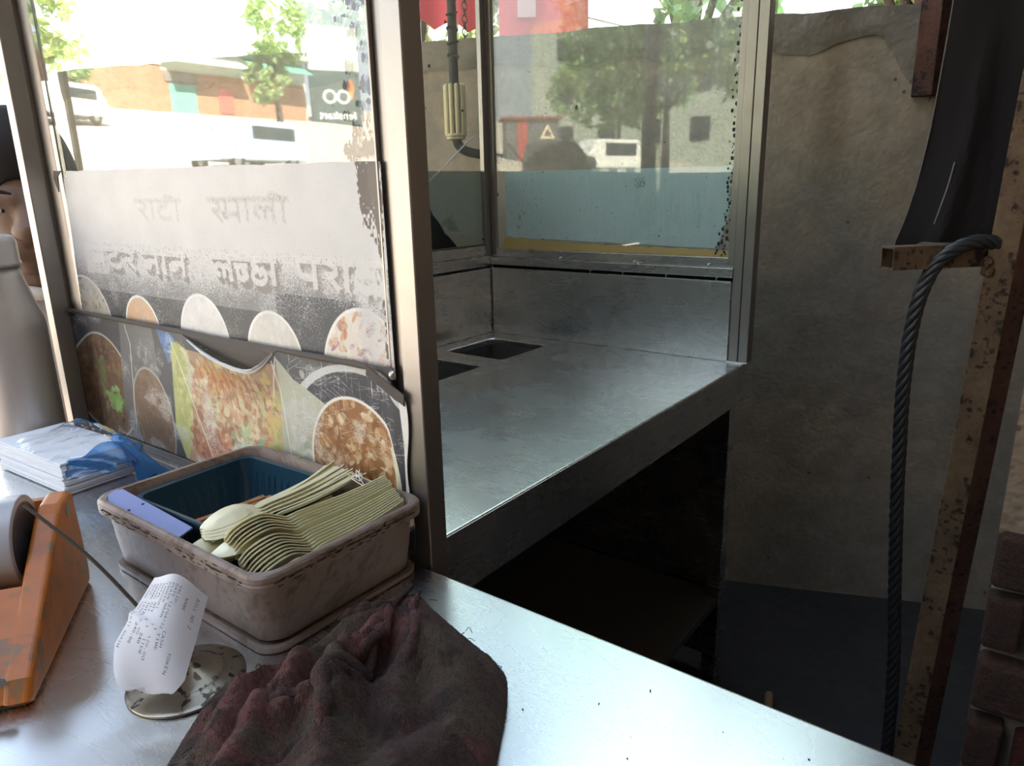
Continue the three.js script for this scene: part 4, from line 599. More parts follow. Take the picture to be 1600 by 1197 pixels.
// steel can at the left edge
{
  const b = thing('steel_bottle', 'dull steel bottle with a sloping shoulder and pale cap at the left edge', 'bottle', [-1.316, CY, -0.41]);
  const canMat = std({ color: new THREE.Color(0.5, 0.47, 0.44), metalness: 0.7, roughness: 0.45, map: T.grime });
  part('bottle_body', new THREE.LatheGeometry([[0, 0], [0.05, 0], [0.054, 0.004], [0.054, 0.2], [0.053, 0.213], [0.049, 0.228], [0.042, 0.255], [0.035, 0.282], [0.033, 0.3], [0.0, 0.3]].map((p) => new THREE.Vector2(...p)), 72), canMat, b);
  part('cap', new THREE.LatheGeometry([[0.0, 0.298], [0.037, 0.298], [0.037, 0.304], [0.0355, 0.307], [0.0355, 0.336], [0.032, 0.344], [0.025, 0.347], [0, 0.348]].map((p) => new THREE.Vector2(...p)), 48), std({ color: 0xb9b2ac, metalness: 0.3, roughness: 0.35 }), b);
}
// crumpled cleaning rag
{
  const cx = -0.375, cz = -0.305, poly0 = [[-0.475, -0.21], [-0.492, -0.245], [-0.47, -0.275], [-0.462, -0.315], [-0.462, -0.37], [-0.455, -0.405], [-0.435, -0.425], [-0.41, -0.418], [-0.372, -0.41], [-0.335, -0.405], [-0.31, -0.39], [-0.285, -0.35], [-0.26, -0.3], [-0.25, -0.24], [-0.26, -0.18], [-0.31, -0.15], [-0.38, -0.15], [-0.44, -0.17]];
  const curve = new THREE.CatmullRomCurve3(poly0.map(([x, z]) => V(x, 0, z)), true, 'catmullrom', 0.4).getPoints(260);
  const seg = (x, z, a, b) => { const dx = b[0] - a[0], dz = b[1] - a[1], t = clamp(((x - a[0]) * dx + (z - a[1]) * dz) / (dx * dx + dz * dz), 0, 1); return [Math.hypot(x - a[0] - t * dx, z - a[1] - t * dz), t]; };
  // ridges: polyline, height along it, half width
  const folds = [
    { p: [[-0.438, -0.41], [-0.425, -0.37], [-0.452, -0.33], [-0.468, -0.28], [-0.48, -0.235]], h: [0.05, 0.056, 0.044, 0.03, 0.02], w: 0.02 },
    { p: [[-0.43, -0.405], [-0.385, -0.375], [-0.335, -0.36], [-0.29, -0.32]], h: [0.055, 0.06, 0.045, 0.03], w: 0.03 },
    { p: [[-0.425, -0.365], [-0.405, -0.33], [-0.412, -0.305], [-0.395, -0.285], [-0.4, -0.262]], h: [0.055, 0.062, 0.05, 0.058, 0.04], w: 0.012 },
    { p: [[-0.395, -0.285], [-0.36, -0.25], [-0.32, -0.2], [-0.3, -0.17]], h: [0.055, 0.045, 0.04, 0.034], w: 0.018 },
    { p: [[-0.455, -0.315], [-0.435, -0.275], [-0.41, -0.25]], h: [0.04, 0.046, 0.044], w: 0.012 },
    { p: [[-0.475, -0.262], [-0.445, -0.232], [-0.42, -0.2]], h: [0.026, 0.03, 0.03], w: 0.012 },
    { p: [[-0.43, -0.245], [-0.405, -0.215], [-0.385, -0.175]], h: [0.04, 0.036, 0.03], w: 0.012 },
    { p: [[-0.375, -0.355], [-0.36, -0.315], [-0.335, -0.295]], h: [0.052, 0.044, 0.036], w: 0.014 },
    { p: [[-0.29, -0.31], [-0.3, -0.26], [-0.285, -0.21]], h: [0.036, 0.03, 0.03], w: 0.02 },
  ];
  const H = (x, z) => {
    let h = 0.016; for (const f of folds) for (let i = 0; i + 1 < f.p.length; i++) { const [d, t] = seg(x, z, f.p[i], f.p[i + 1]), hh = lerp(f.h[i], f.h[i + 1], t), y = 0.012 + hh * 0.62 * Math.exp(-((d / (f.w * 1.25)) ** 2)); const k = 0.006, m = Math.max(0, k - Math.abs(h - y)) / k; h = Math.max(h, y) + m * m * k * 0.25; }
    const wr = (q, sd) => { const n = 2 * fbm(x * q + 30 + 0.6 * fbm(z * 22 + 9, x * 22 + 9, 9999, sd + 2, 2), z * q + 30, 9999, sd, 2) - 1; return 1 - Math.min(1, Math.abs(n) * 3.2); }; h += 0.008 * wr(15, 741) + 0.0035 * wr(34, 745); return h + 0.004 * (fbm(x * 40 + 30, z * 40 + 30, 9999, 691, 3) - 0.5) + 0.0022 * (fbm(x * 220 + 30, z * 220 + 30, 9999, 693, 3) - 0.5);
  };
  const NR = 110, NA = 260;
  const g = sheet(NA, NR, (u, v) => { const a = curve[Math.round(u * 260) % 260], ctr = [-0.385, -0.29], q = Math.sin(v * Math.PI / 2); let x = lerp(ctr[0], a.x, q), z = lerp(ctr[1], a.z, q); const e = 1 + 0.012 * (fbm(u * 30, 2, 30, 695, 3) - 0.5) * q * 6 * 0.5; x = ctr[0] + (x - ctr[0]) * e; z = ctr[1] + (z - ctr[1]) * e; const fall = Math.sqrt(Math.max(0, 1 - q ** 6)); return [x - cx, 0.0015 + H(x, z) * lerp(0.12, 1, fall), z - cz]; }, -0.0018);
  { const p = g.attributes.position, n = g.attributes.uv; for (let i = 0; i < p.count; i++) n.setXY(i, p.getX(i) + p.getY(i) * 0.3, p.getZ(i)); }
  T.rag = dataTex(1024, 1024, (x, y) => { // stained maroon and olive-brown terry cloth, 0.4 m tile
    const a = fbm(x / 150, y / 150, 999, 701, 4), b = fbm(x / 110 + 50, y / 110, 999, 705, 4), w = 0.8 + 0.25 * hash2(x, y, 4) + 0.2 * (vnoise(x / 3, y / 3, 9999, 707) - 0.5); let c = mix3([0.23, 0.15, 0.125], [0.35, 0.2, 0.18], sstep(a, 0.42, 0.62)); c = mix3(c, [0.27, 0.22, 0.165], sstep(b, 0.5, 0.64) * 0.9); c = mix3(c, [0.13, 0.095, 0.085], sstep(fbm(x / 60, y / 60, 999, 709, 3), 0.55, 0.75) * 0.6); return c.map((e) => e * w);
  }, true, 2.5);
  T.ragBump = dataTex(512, 512, (x, y) => { const v = 0.6 * hash2(x >> 1, y >> 1, 6) + 0.4 * vnoise(x / 5, y / 5, 999, 711); return [v, v, v]; }, false, 8);
  const cloth = phy({ map: T.rag, roughness: 1, sheen: 0.12, sheenColor: new THREE.Color(0.4, 0.3, 0.3), sheenRoughness: 0.6, bumpMap: T.ragBump, bumpScale: 0.0011, side: THREE.DoubleSide });
  const rag = thing('cleaning_rag', 'crumpled dirty maroon and brown cloth rag on the steel table', 'rag', [cx, CY, cz]);
  part('cloth', g, cloth, rag);
  // rolled hems and frayed threads
  part('hem', tube([[-0.436, 0.05, -0.412], [-0.43, 0.062, -0.395], [-0.422, 0.06, -0.375], [-0.408, 0.06, -0.35]].map(([x, y, z]) => [x - cx, H(x, z) + 0.001, z - cz]), 0.0028, 40, 8), cloth, rag);
  const piles = [g];
  const rolls = [[[-0.423, -0.372], [-0.408, -0.352], [-0.399, -0.332], [-0.402, -0.316], [-0.413, -0.312], [-0.417, -0.322], [-0.41, -0.329]], [[-0.399, -0.332], [-0.39, -0.312], [-0.4, -0.296], [-0.398, -0.28], [-0.376, -0.262], [-0.352, -0.24]], [[-0.46, -0.345], [-0.448, -0.352], [-0.435, -0.362], [-0.424, -0.375]], [[-0.422, -0.27], [-0.428, -0.262], [-0.42, -0.25], [-0.405, -0.262], [-0.395, -0.278]], [[-0.425, -0.41], [-0.408, -0.385], [-0.385, -0.365], [-0.366, -0.335], [-0.356, -0.31]]];
  rolls.forEach((q, k) => { // soft rolls of cloth that taper into the heap
    const c = new THREE.CatmullRomCurve3(q.map(([x, z], i) => V(x - cx, H(x, z) + (k < 2 ? 0.002 : 0.0) + 0.002 * Math.sin(i * 1.7 + k), z - cz))), S = 70, fr = c.computeFrenetFrames(S), R0 = [0.0068, 0.0078, 0.007, 0.0075, 0.005][k];
    const gg = grid(16, S, (u, v) => { const i = Math.round(v * S), p = c.getPointAt(v), a = u * 6.2832, q2 = R0 * Math.pow(Math.sin(Math.PI * clamp(v, 0.004, 0.996)), 0.45) * (1 + 0.16 * Math.sin(v * 23 + k) + 0.25 * (fbm(u * 5, v * 14, 5, 751 + k, 3) - 0.5)); return [p.x + q2 * (Math.cos(a) * fr.normals[i].x + Math.sin(a) * fr.binormals[i].x), p.y + q2 * (Math.cos(a) * fr.normals[i].y + Math.sin(a) * fr.binormals[i].y), p.z + q2 * (Math.cos(a) * fr.normals[i].z + Math.sin(a) * fr.binormals[i].z)]; });
    const p = gg.attributes.position, n = gg.attributes.uv; for (let i = 0; i < p.count; i++) n.setXY(i, p.getX(i) + p.getY(i) * 0.3 + 0.05 * k, p.getZ(i) + 0.07 * k);
    part('rolled_fold', gg, cloth, rag); piles.push(gg);
  });
  const r = rng(713), th = []; for (let k = 0; k < 40; k++) { const a = curve[(r() * 260) | 0], q = 0.7 + 0.34 * r(), x = lerp(-0.385, a.x, q), z = lerp(-0.29, a.z, q), y = q < 0.98 ? H(x, z) : 0.004, d = r() * 6.28; th.push(tube([[x - cx, y, z - cz], [x - cx + 0.003 * Math.cos(d), y + 0.003, z - cz + 0.003 * Math.sin(d)], [x - cx + 0.007 * Math.cos(d + 1), y + 0.002 * r(), z - cz + 0.007 * Math.sin(d + 1)]], 0.0003, 8, 4)); }
  part('frayed_threads', th, cloth, rag, true);
  // pile: short fibres all over the cloth
  const fib = new THREE.ConeGeometry(0.0002, 0.0015, 3, 1).translate(0, 0.0007, 0), n = 32000, im = new THREE.InstancedMesh(fib, cloth, n), M = new THREE.Matrix4(), q = new THREE.Quaternion(), up = V(0, 1, 0);
  for (let k = 0; k < n; k++) { const gp = piles[k < 26000 ? 0 : 1 + (k % (piles.length - 1))], P = gp.attributes.position, Nn = gp.attributes.normal, i = (r() * P.count) | 0, d = V(Nn.getX(i) + (r() - 0.5) * 1.1, Math.abs(Nn.getY(i)) + 0.1 + (r() - 0.5) * 0.6, Nn.getZ(i) + (r() - 0.5) * 1.1).normalize(); q.setFromUnitVectors(up, d); M.compose(V(P.getX(i) + (r() - 0.5) * 0.002, Math.max(0.001, P.getY(i)), P.getZ(i) + (r() - 0.5) * 0.002), q, V(1, 0.5 + r(), 1)); im.setMatrixAt(k, M); }
  im.name = 'cloth_pile'; im.userData.kind = 'stuff'; rag.add(im);
}
// crumbs on the table
{
  const r = rng(721), n = 150, g = new THREE.DodecahedronGeometry(0.0007, 0), im = new THREE.InstancedMesh(g, std({ color: 0x2a2622, roughness: 1 }), n), M = new THREE.Matrix4();
  for (let k = 0; k < n; k++) { const x = -0.42 + r() * 0.62, z = -0.48 + r() * 0.42, s = 0.35 + Math.pow(r(), 3) * 1.0; M.compose(V(x, CY + 0.0004, z), new THREE.Quaternion().setFromEuler(new THREE.Euler(r() * 6, r() * 6, r() * 6)), V(s * (1 + r()), s * 0.6, s)); im.setMatrixAt(k, M); }
  im.name = 'crumbs'; im.userData = { kind: 'stuff', label: 'scattered tiny dark crumbs on the steel table right of the rag', category: 'crumbs' }; scene.add(im);
}

// ------------------------------------------------------------------ right edge: rusty post, tube stub, black cloth, cable
{
  const z = -1.2, p = thing('rusty_post', 'rusty angle iron post with a short square tube welded across', 'post', [-0.08, 0, z]);
  const lean = (g) => { const a = g.attributes.position; for (let i = 0; i < a.count; i++) a.setX(i, a.getX(i) + (a.getY(i) - CY - 0.26) * 0.033); g.computeVertexNormals(); return g; };
  part('front_flange', lean(bx(0, 0.034, 0, 1.7, -0.004, 0.0, 0.0012)), rust, p);
  part('side_flange', lean(bx(0, 0.03, 0, 1.7, -0.004, 0, 0.0012).rotateY(0.75).translate(0.033, 0, 0)), redRust, p);
  const tubeS = shapeOf([[-0.016, -0.016], [0.016, -0.016], [0.016, 0.016], [-0.016, 0.016]], [[[-0.013, -0.013], [-0.013, 0.013], [0.013, 0.013], [0.013, -0.013]]]);
  const tg = extr(tubeS, 0.165, 0.0008).rotateY(Math.PI / 2 + 0.72).rotateZ(0.02).translate(-0.112, CY + 0.292, 0.072);
  part('tube_stub', tg, rust, p);
  const r = rng(801), weld = []; for (let k = 0; k < 12; k++) weld.push(new THREE.SphereGeometry(0.003 + r() * 0.003, 8, 6).translate(-0.001 + r() * 0.01, CY + 0.268 + r() * 0.022, 0.002)); part('weld_bead', weld, rust, p);
  // black cloth hanging from above over the tube
  const edge = [[1.0, -0.155], [0.64, -0.162], [0.56, -0.166], [0.46, -0.172], [0.4, -0.179], [0.35, -0.187], [0.32, -0.195], [0.305, -0.199], [0.285, -0.2005]].map(([y, x]) => [y + CY, x]);
  const ex = (y) => { for (let i = 0; i + 1 < edge.length; i++) if (y <= edge[i][0] && y >= edge[i + 1][0]) return lerp(edge[i + 1][1], edge[i][1], (y - edge[i + 1][0]) / (edge[i][0] - edge[i + 1][0])); return y > edge[0][0] ? -0.155 : -0.2; };
  const cl = thing('black_sheet', 'black rubbery sheet hanging down onto the square tube', 'sheet', [-0.1, CY + 0.3, -1.215]);
  part('sheet', sheet(60, 110, (u, v) => { const y = lerp(CY + 0.31 - 0.024 * sstep(0.12 - u, 0, 0.1), 2.45, v), x0 = ex(y), x1 = 0.1, x = lerp(x0, x1, u) + 0.0015 * (hash2((v * 110) | 0, 3, 3) - 0.5) * (u === 0 ? 1 : 0), w = Math.exp(-(((u - 0.19) / 0.05) ** 2)) * sstep(1 - v * 3.4, 0, 0.7); return [x + 0.1, y - CY - 0.3, 0.012 * w + 0.004 * Math.sin(x * 60 + y * 3) * (1 - v * 0.4) - 0.008 + 0.012 * sstep(0.14 - v, 0, 0.14)]; }, 0.003), black, cl);
  part('pale_edge', tube([0.99, 0.7, 0.56, 0.46, 0.4, 0.35, 0.32, 0.3].map((y) => [ex(CY + y) + 0.1, y - 0.3, -0.006]), 0.0011, 60, 5), std({ color: hex('#5c554e'), roughness: 0.9 }), cl);  // paler line along the left edge of the sheet
  part('fold_highlight', tube([[-0.134, 0.42], [-0.138, 0.39], [-0.144, 0.36], [-0.149, 0.335], [-0.151, 0.32]].map(([x, y]) => [x + 0.1, y - 0.3, 0.0105]), 0.0012, 24, 5), std({ color: hex('#6d6862'), roughness: 0.9 }), cl);  // pale tube puts the highlight of the fold into colour
  // twisted cable: five strands laid round one path
  const path = new THREE.CatmullRomCurve3([[-0.03, 0.29, -1.25], [-0.062, 0.306, -1.215], [-0.088, 0.314, -1.19], [-0.112, 0.306, -1.17], [-0.132, 0.288, -1.158], [-0.147, 0.248, -1.155], [-0.155, 0.19, -1.16], [-0.157, 0.1, -1.165], [-0.153, 0.0, -1.175], [-0.146, -0.12, -1.185], [-0.136, -0.25, -1.195], [-0.126, -0.36, -1.2], [-0.118, -0.5, -1.2], [-0.115, -0.84, -1.2]].map(([x, y, zz]) => V(x, CY + y, zz)));
  const cab = thing('twisted_cable', 'thick black twisted cable looping over the tube and hanging beside the rusty post', 'cable', [-0.115, 0, -1.2]);
  const cm = std({ color: new THREE.Color(0.02, 0.02, 0.022), roughness: 0.42 }), N = 520, fr = path.computeFrenetFrames(N), len = path.getLength();
  for (let s = 0; s < 5; s++) { const pts = []; for (let i = 0; i <= N; i++) { const t = i / N, c = path.getPointAt(t), a = (t * len) / 0.085 * 6.283 + s * 1.2566; pts.push(c.addScaledVector(fr.normals[i], 0.0056 * Math.cos(a)).addScaledVector(fr.binormals[i], 0.0056 * Math.sin(a)).sub(V(-0.115, 0, -1.2))); } part('strand', tube(pts, 0.0047, 520, 8), cm, cab); }
  // rusty bracket let into the wall top
  const wp = wallAt(-0.2, 0), br = thing('rusty_bracket', 'rusty red iron plate bracket cemented into the wall top', 'bracket', [wp[0], CY + 0.6, wp[2]], -0.379 + 0.0);
  br.rotation.y = Math.atan2(-0.37, 0.929) * -1 * -1;
  part('plate', bx(-0.035, 0.02, 0.0, 0.33, 0.0, 0.045, 0.003), redRust, br); part('flange', bx(-0.075, -0.033, 0.06, 0.33, 0.0, 0.012, 0.003), std({ map: T.rust, color: new THREE.Color(0.7, 0.5, 0.42), roughness: 0.9 }), br);
  part('cement_patch', sheet(24, 24, (u, v) => { const a = u * 6.2832, q = v * (0.05 + 0.03 * fbm(u * 6, 1, 6, 811, 3)) * 1.5; return [-0.075 + q * Math.cos(a) * 0.8, 0.05 + q * Math.sin(a) * 1.3, 0.02 * (1 - v) + 0.01 * fbm(u * 9, v * 4, 9, 813, 3) - 0.002]; }, 0.006), mortar, br);
}
// ------------------------------------------------------------------ below and behind the stall
{
  const c = thing('blue_crate', 'dark blue plastic crate in the shade under the steel counter', 'crate', [-0.62, 0, -1.02], 0.1);
  const m = std({ color: new THREE.Color(0.03, 0.06, 0.22), roughness: 0.5 });
  for (const x of [-0.14, 0.14]) part('side', bx(x - 0.006, x + 0.006, 0, 0.22, -0.2, 0.2, 0.003), m, c);
  for (const z of [-0.2, 0.2]) part('end', bx(-0.14, 0.14, 0, 0.22, z - 0.006, z + 0.006, 0.003), m, c);
  part('floor', bx(-0.14, 0.14, 0, 0.01, -0.2, 0.2, 0.003), m, c);
  for (const x of [-0.146, 0.146]) for (const y of [0.07, 0.15, 0.205]) part('rib', bx(x - 0.006, x + 0.006, y, y + 0.012, -0.206, 0.206, 0.003), m, c);
  const s = thing('wooden_stick', 'thin wooden stick lying on the dark floor beyond the crate', 'stick', [-0.32, 0.012, -1.2], 0.25); part('stick', tube([[0, 0, 0.4], [0.005, 0.002, 0], [-0.004, 0, -0.4]], 0.011, 20, 8), wood2(), s);
  function wood2() { return std({ color: hex('#7a5c40'), roughness: 0.9 }); }
  const ov = thing('dark_backing', 'dark metal box added behind the broken pane to blacken its hole', 'backing', [-1.42, 0, -1.15]);  // dark box added so that the hole in the pane looks black
  part('backing_box', bx(-0.1, 0.1, 0, CY + 0.375, -0.52, 0.3, 0.01), darkSteel, ov); part('lid', bx(-0.11, 0.11, CY + 0.375, CY + 0.385, -0.53, 0.31, 0.004), black, ov);
}
{ // ribbed handle on a dark pipe hung behind the end pane
  const x = -1.45, b = thing('pipe_burner', 'dark hanging pipe with a ribbed beige sleeve and bent lower end behind the end pane', 'pipe', [x, CY + 0.46, -1.665]);
  const dk = std({ color: hex('#2b2826'), roughness: 0.6, metalness: 0.4, map: T.grime });
  part('pipe', tube([[0, 1.2, 0.0], [0, 0.6, 0.0], [0, 0.2, 0.003], [0, 0.085, 0.003], [0.0, 0.06, -0.008], [0.005, 0.045, -0.035], [0.03, 0.035, -0.075], [0.08, 0.02, -0.105]], 0.0135, 80, 12), dk, b);
  part('tar_tape', [0.3, 0.335, 0.37, 0.41, 0.45, 0.5].map((y, i) => new THREE.TorusGeometry(0.0142, 0.0035, 6, 20).rotateX(Math.PI / 2 + 0.3 * (i % 2 ? 1 : -1)).translate(0.002, y, 0.004)), black, b);
  const sl = part('ribbed_sleeve', new THREE.CylinderGeometry(0.026, 0.026, 0.135, 30).translate(0, 0.157, 0.003), std({ color: hex('#6b614c'), roughness: 0.7 }), b), ivory = std({ color: hex('#cfc39c'), roughness: 0.55, map: T.grime });
  for (let k = 0; k < 10; k++) { const a = k / 10 * 6.283; part('rib', new THREE.CapsuleGeometry(0.0062, 0.128, 4, 8).translate(0.026 * Math.cos(a), 0.157, 0.003 + 0.026 * Math.sin(a)), ivory, sl); }
  part('collar', [new THREE.TorusGeometry(0.026, 0.005, 8, 30).rotateX(Math.PI / 2).translate(0, 0.088, 0.003), new THREE.TorusGeometry(0.024, 0.004, 8, 30).rotateX(Math.PI / 2).translate(0, 0.08, 0.003)], ivory, b);
  const link = new THREE.TorusGeometry(0.011, 0.0022, 6, 18).scale(0.65, 1, 1), iron = std({ color: hex('#3a3632'), metalness: 0.6, roughness: 0.6 });
  function chain(label, a, c2, n) { const o = thing('chain', label, 'chain', a); const d = V(c2[0] - a[0], c2[1] - a[1], c2[2] - a[2]); for (let k = 0; k < n; k++) { const l = part('link', link, iron, o); l.position.set(d.x * k / n, d.y * k / n, d.z * k / n); l.rotation.set(k % 2 ? 0.3 : 0, (k % 2 ? 1.57 : 0) + 0.9, 0.15); } }
  chain('thin iron chain hanging left of the dark pipe above the wall', [-1.68, 1.665, -1.75], [-1.62, 2.45, -1.73], 44);
  chain('thin iron chain hanging close beside the dark pipe', [-1.52, 1.665, -1.8], [-1.5, 2.45, -1.8], 44);
}
// ------------------------------------------------------------------ trees
const leafG = (() => { const s = []; const P = [[0, 0, 0], [0.22, 0.3, 0.05], [0.26, 0.55, 0.03], [0, 1, -0.08], [-0.26, 0.55, 0.03], [-0.22, 0.3, 0.05], [0, 0.5, -0.03]]; for (const [a, b, c] of [[0, 1, 6], [1, 2, 6], [2, 3, 6], [3, 4, 6], [4, 5, 6], [5, 0, 6]]) s.push(...P[a], ...P[b], ...P[c]); const g = new THREE.BufferGeometry(); g.setAttribute('position', new THREE.Float32BufferAttribute(s, 3)); g.computeVertexNormals(); return g; })();
const leafM = phy({ color: 0xffffff, roughness: 0.75, transmission: 0.45, thickness: 0, side: THREE.DoubleSide });
const bark = std({ color: hex('#5a4a3c'), roughness: 1, bumpMap: T.concreteBump, bumpScale: 0.02 });
const leafTones = [0, 1, 2, 3].map((k) => { const m = leafM.clone(); m.color.setHSL(0.25 + k * 0.012, 0.42, 0.22 + k * 0.05); return m; });
function tree(label, base, trunkTop, blobs, n, size, hue, seed, group, single = 0) {
  const r = rng(seed), t = thing('tree', label, 'tree', base, 0, group);
  const tr = Math.max(0.06, trunkTop * 0.045);
  part('trunk', loft([0, 0.15, 0.4, 0.7, 1].map((k) => Array.from({ length: 14 }, (_, i) => { const a = -i / 14 * 6.283, q = tr * (1.25 - 0.6 * k) * (1 + 0.12 * Math.sin(i * 2.3 + k * 3)); return [q * Math.cos(a) + 0.1 * tr * Math.sin(k * 5), k * trunkTop, q * Math.sin(a)]; })).reverse(), true, true), bark, t);
  blobs.forEach((b) => { part('branch', tube([[0, trunkTop * 0.9, 0], [b[0] * 0.4, lerp(trunkTop, b[1], 0.5), b[2] * 0.45], [b[0], b[1], b[2]]], tr * 0.28, 12, 6), bark, t); });
  const vol = blobs.reduce((a, b) => a + b[3] ** 2, 0), im = new THREE.InstancedMesh(leafG, leafM, n), M = new THREE.Matrix4(), q = new THREE.Quaternion(), c = new THREE.Color(); let k = 0;
  blobs.forEach((b, bi) => {
    const m = bi === blobs.length - 1 ? n - k : Math.round(n * b[3] ** 2 / vol), cl = Math.max(5, Math.round(m / 26)); let centres = Array.from({ length: cl }, () => { const d = V(r() - 0.5, r() - 0.5, r() - 0.5).normalize().multiplyScalar(b[3] * Math.cbrt(0.25 + 0.75 * r())); return d.add(V(b[0], b[1], b[2])); });
    for (let i = 0; i < m; i++, k++) { const cc = centres[(r() * cl) | 0], p = V(r() + r() - 1, r() + r() - 1, r() + r() - 1).multiplyScalar(b[3] * 0.22).add(cc), s = size * (0.6 + 0.8 * r()); q.setFromEuler(new THREE.Euler((r() - 0.5) * 2.2 + 1.9, r() * 6.283, (r() - 0.5) * 1.2)); M.compose(p, q, V(s, s, s)); if (single > 0 && p.y + base[1] < 2.75 && p.y + base[1] > 1.7) { single--; const l = part('leaf', leafG, leafTones[k % 4], t); l.position.copy(p); l.quaternion.copy(q); l.scale.set(s, s, s); M.makeScale(0, 0, 0); } im.setMatrixAt(k, M); c.setHSL(hue + (r() - 0.5) * 0.05, 0.36 + 0.2 * r(), 0.22 + 0.16 * r()); im.setColorAt(k, c); }
  });
  im.name = 'foliage'; im.userData.kind = 'stuff'; t.add(im); return t;
}
tree('yellow-green tree just beyond the wall, seen past the hanging pipe', [-4.6, 0, -4.6], 1.9, [[0, 3, 0, 0.9], [0.5, 2.5, 0.3, 0.7], [-0.5, 2.6, 0.4, 0.7], [0.1, 3.9, -0.3, 0.8]], 2600, 0.12, 0.22, 901);
tree('broad-leaved green tree beyond the wall, above the back pane', [-2.3, 0, -5.2], 2.2, [[0.2, 2.75, 0.2, 0.62], [-0.55, 3.3, 0, 0.5], [0.95, 2.75, 0.1, 0.6], [0.3, 3.8, 0, 0.9], [-1.0, 4.2, 0.2, 0.8], [1.0, 4.3, -0.2, 0.9], [0.1, 5.0, 0, 1.0]], 2600, 0.16, 0.27, 905, undefined, 280);
tree('brownish green shrubby tree at the wall top on the right', [-0.9, 0, -5.0], 2.2, [[0, 2.6, 0.2, 0.55], [0.8, 2.7, 0.3, 0.6], [-0.6, 2.9, 0, 0.5], [0.2, 3.9, 0, 0.9], [0.6, 5.0, 0, 1.0]], 2800, 0.13, 0.24, 909);
// red canopy and cable beyond the wall
{
  const rc = thing('red_canopy', 'faded red canvas canopy on dark posts beyond the wall', 'canopy', [-3.1, 1.1, -4.05], 0.66);
  const red = phy({ color: new THREE.Color(0.72, 0.1, 0.12), roughness: 0.8, transmission: 0.35, thickness: 0, side: THREE.DoubleSide, map: T.grime });
  part('canvas_side', sheet(40, 20, (u, v) => [-0.02 + u * 0.58, lerp(1.06 + 0.004 * Math.sin(u * 30), 1.75, v), 0.02 * Math.sin(u * 9 + v * 2)], 0.004), red, rc);
  part('scalloped_valance', sheet(60, 16, (u, v) => [-0.62 + u * 0.52, lerp(1.17 + 0.05 * Math.abs(Math.sin(u * 7.4 + 0.6)) - 0.06 * u, 1.75, v), 0.03 * Math.sin(u * 12)], 0.004), red, rc);
  part('canvas_top', sheet(20, 10, (u, v) => [-0.66 + u * 1.26, 1.75 + 0.12 * v + 0.02 * Math.sin(u * 9), 0.1 - v * 1.2], 0.004), red, rc);
  for (const [px, pz] of [[0.05, -0.03], [-0.6, -0.03], [0.05, -1.0], [-0.6, -1.0]]) part('post', bx(px - 0.022, px + 0.022, -1.1, 1.76, pz - 0.022, pz + 0.022, 0.004), darkSteel, rc);
  part('window_panel', bx(0.1, 0.22, 1.2, 1.45, 0.026, 0.036, 0.004), std({ color: hex('#c9a0a4'), roughness: 0.6 }), rc);
  solo('overhead_wire', tube([[-3.0, 2.42, -4.6], [-2.5, 2.26, -4.7], [-2.15, 2.17, -4.8], [-1.3, 2.0, -4.95], [-0.3, 1.94, -5.1]], 0.006, 40, 6), std({ color: 0xd9d9d4, roughness: 0.6 }), 'thin white wire sagging across the leaves beyond the wall', 'wire');
}
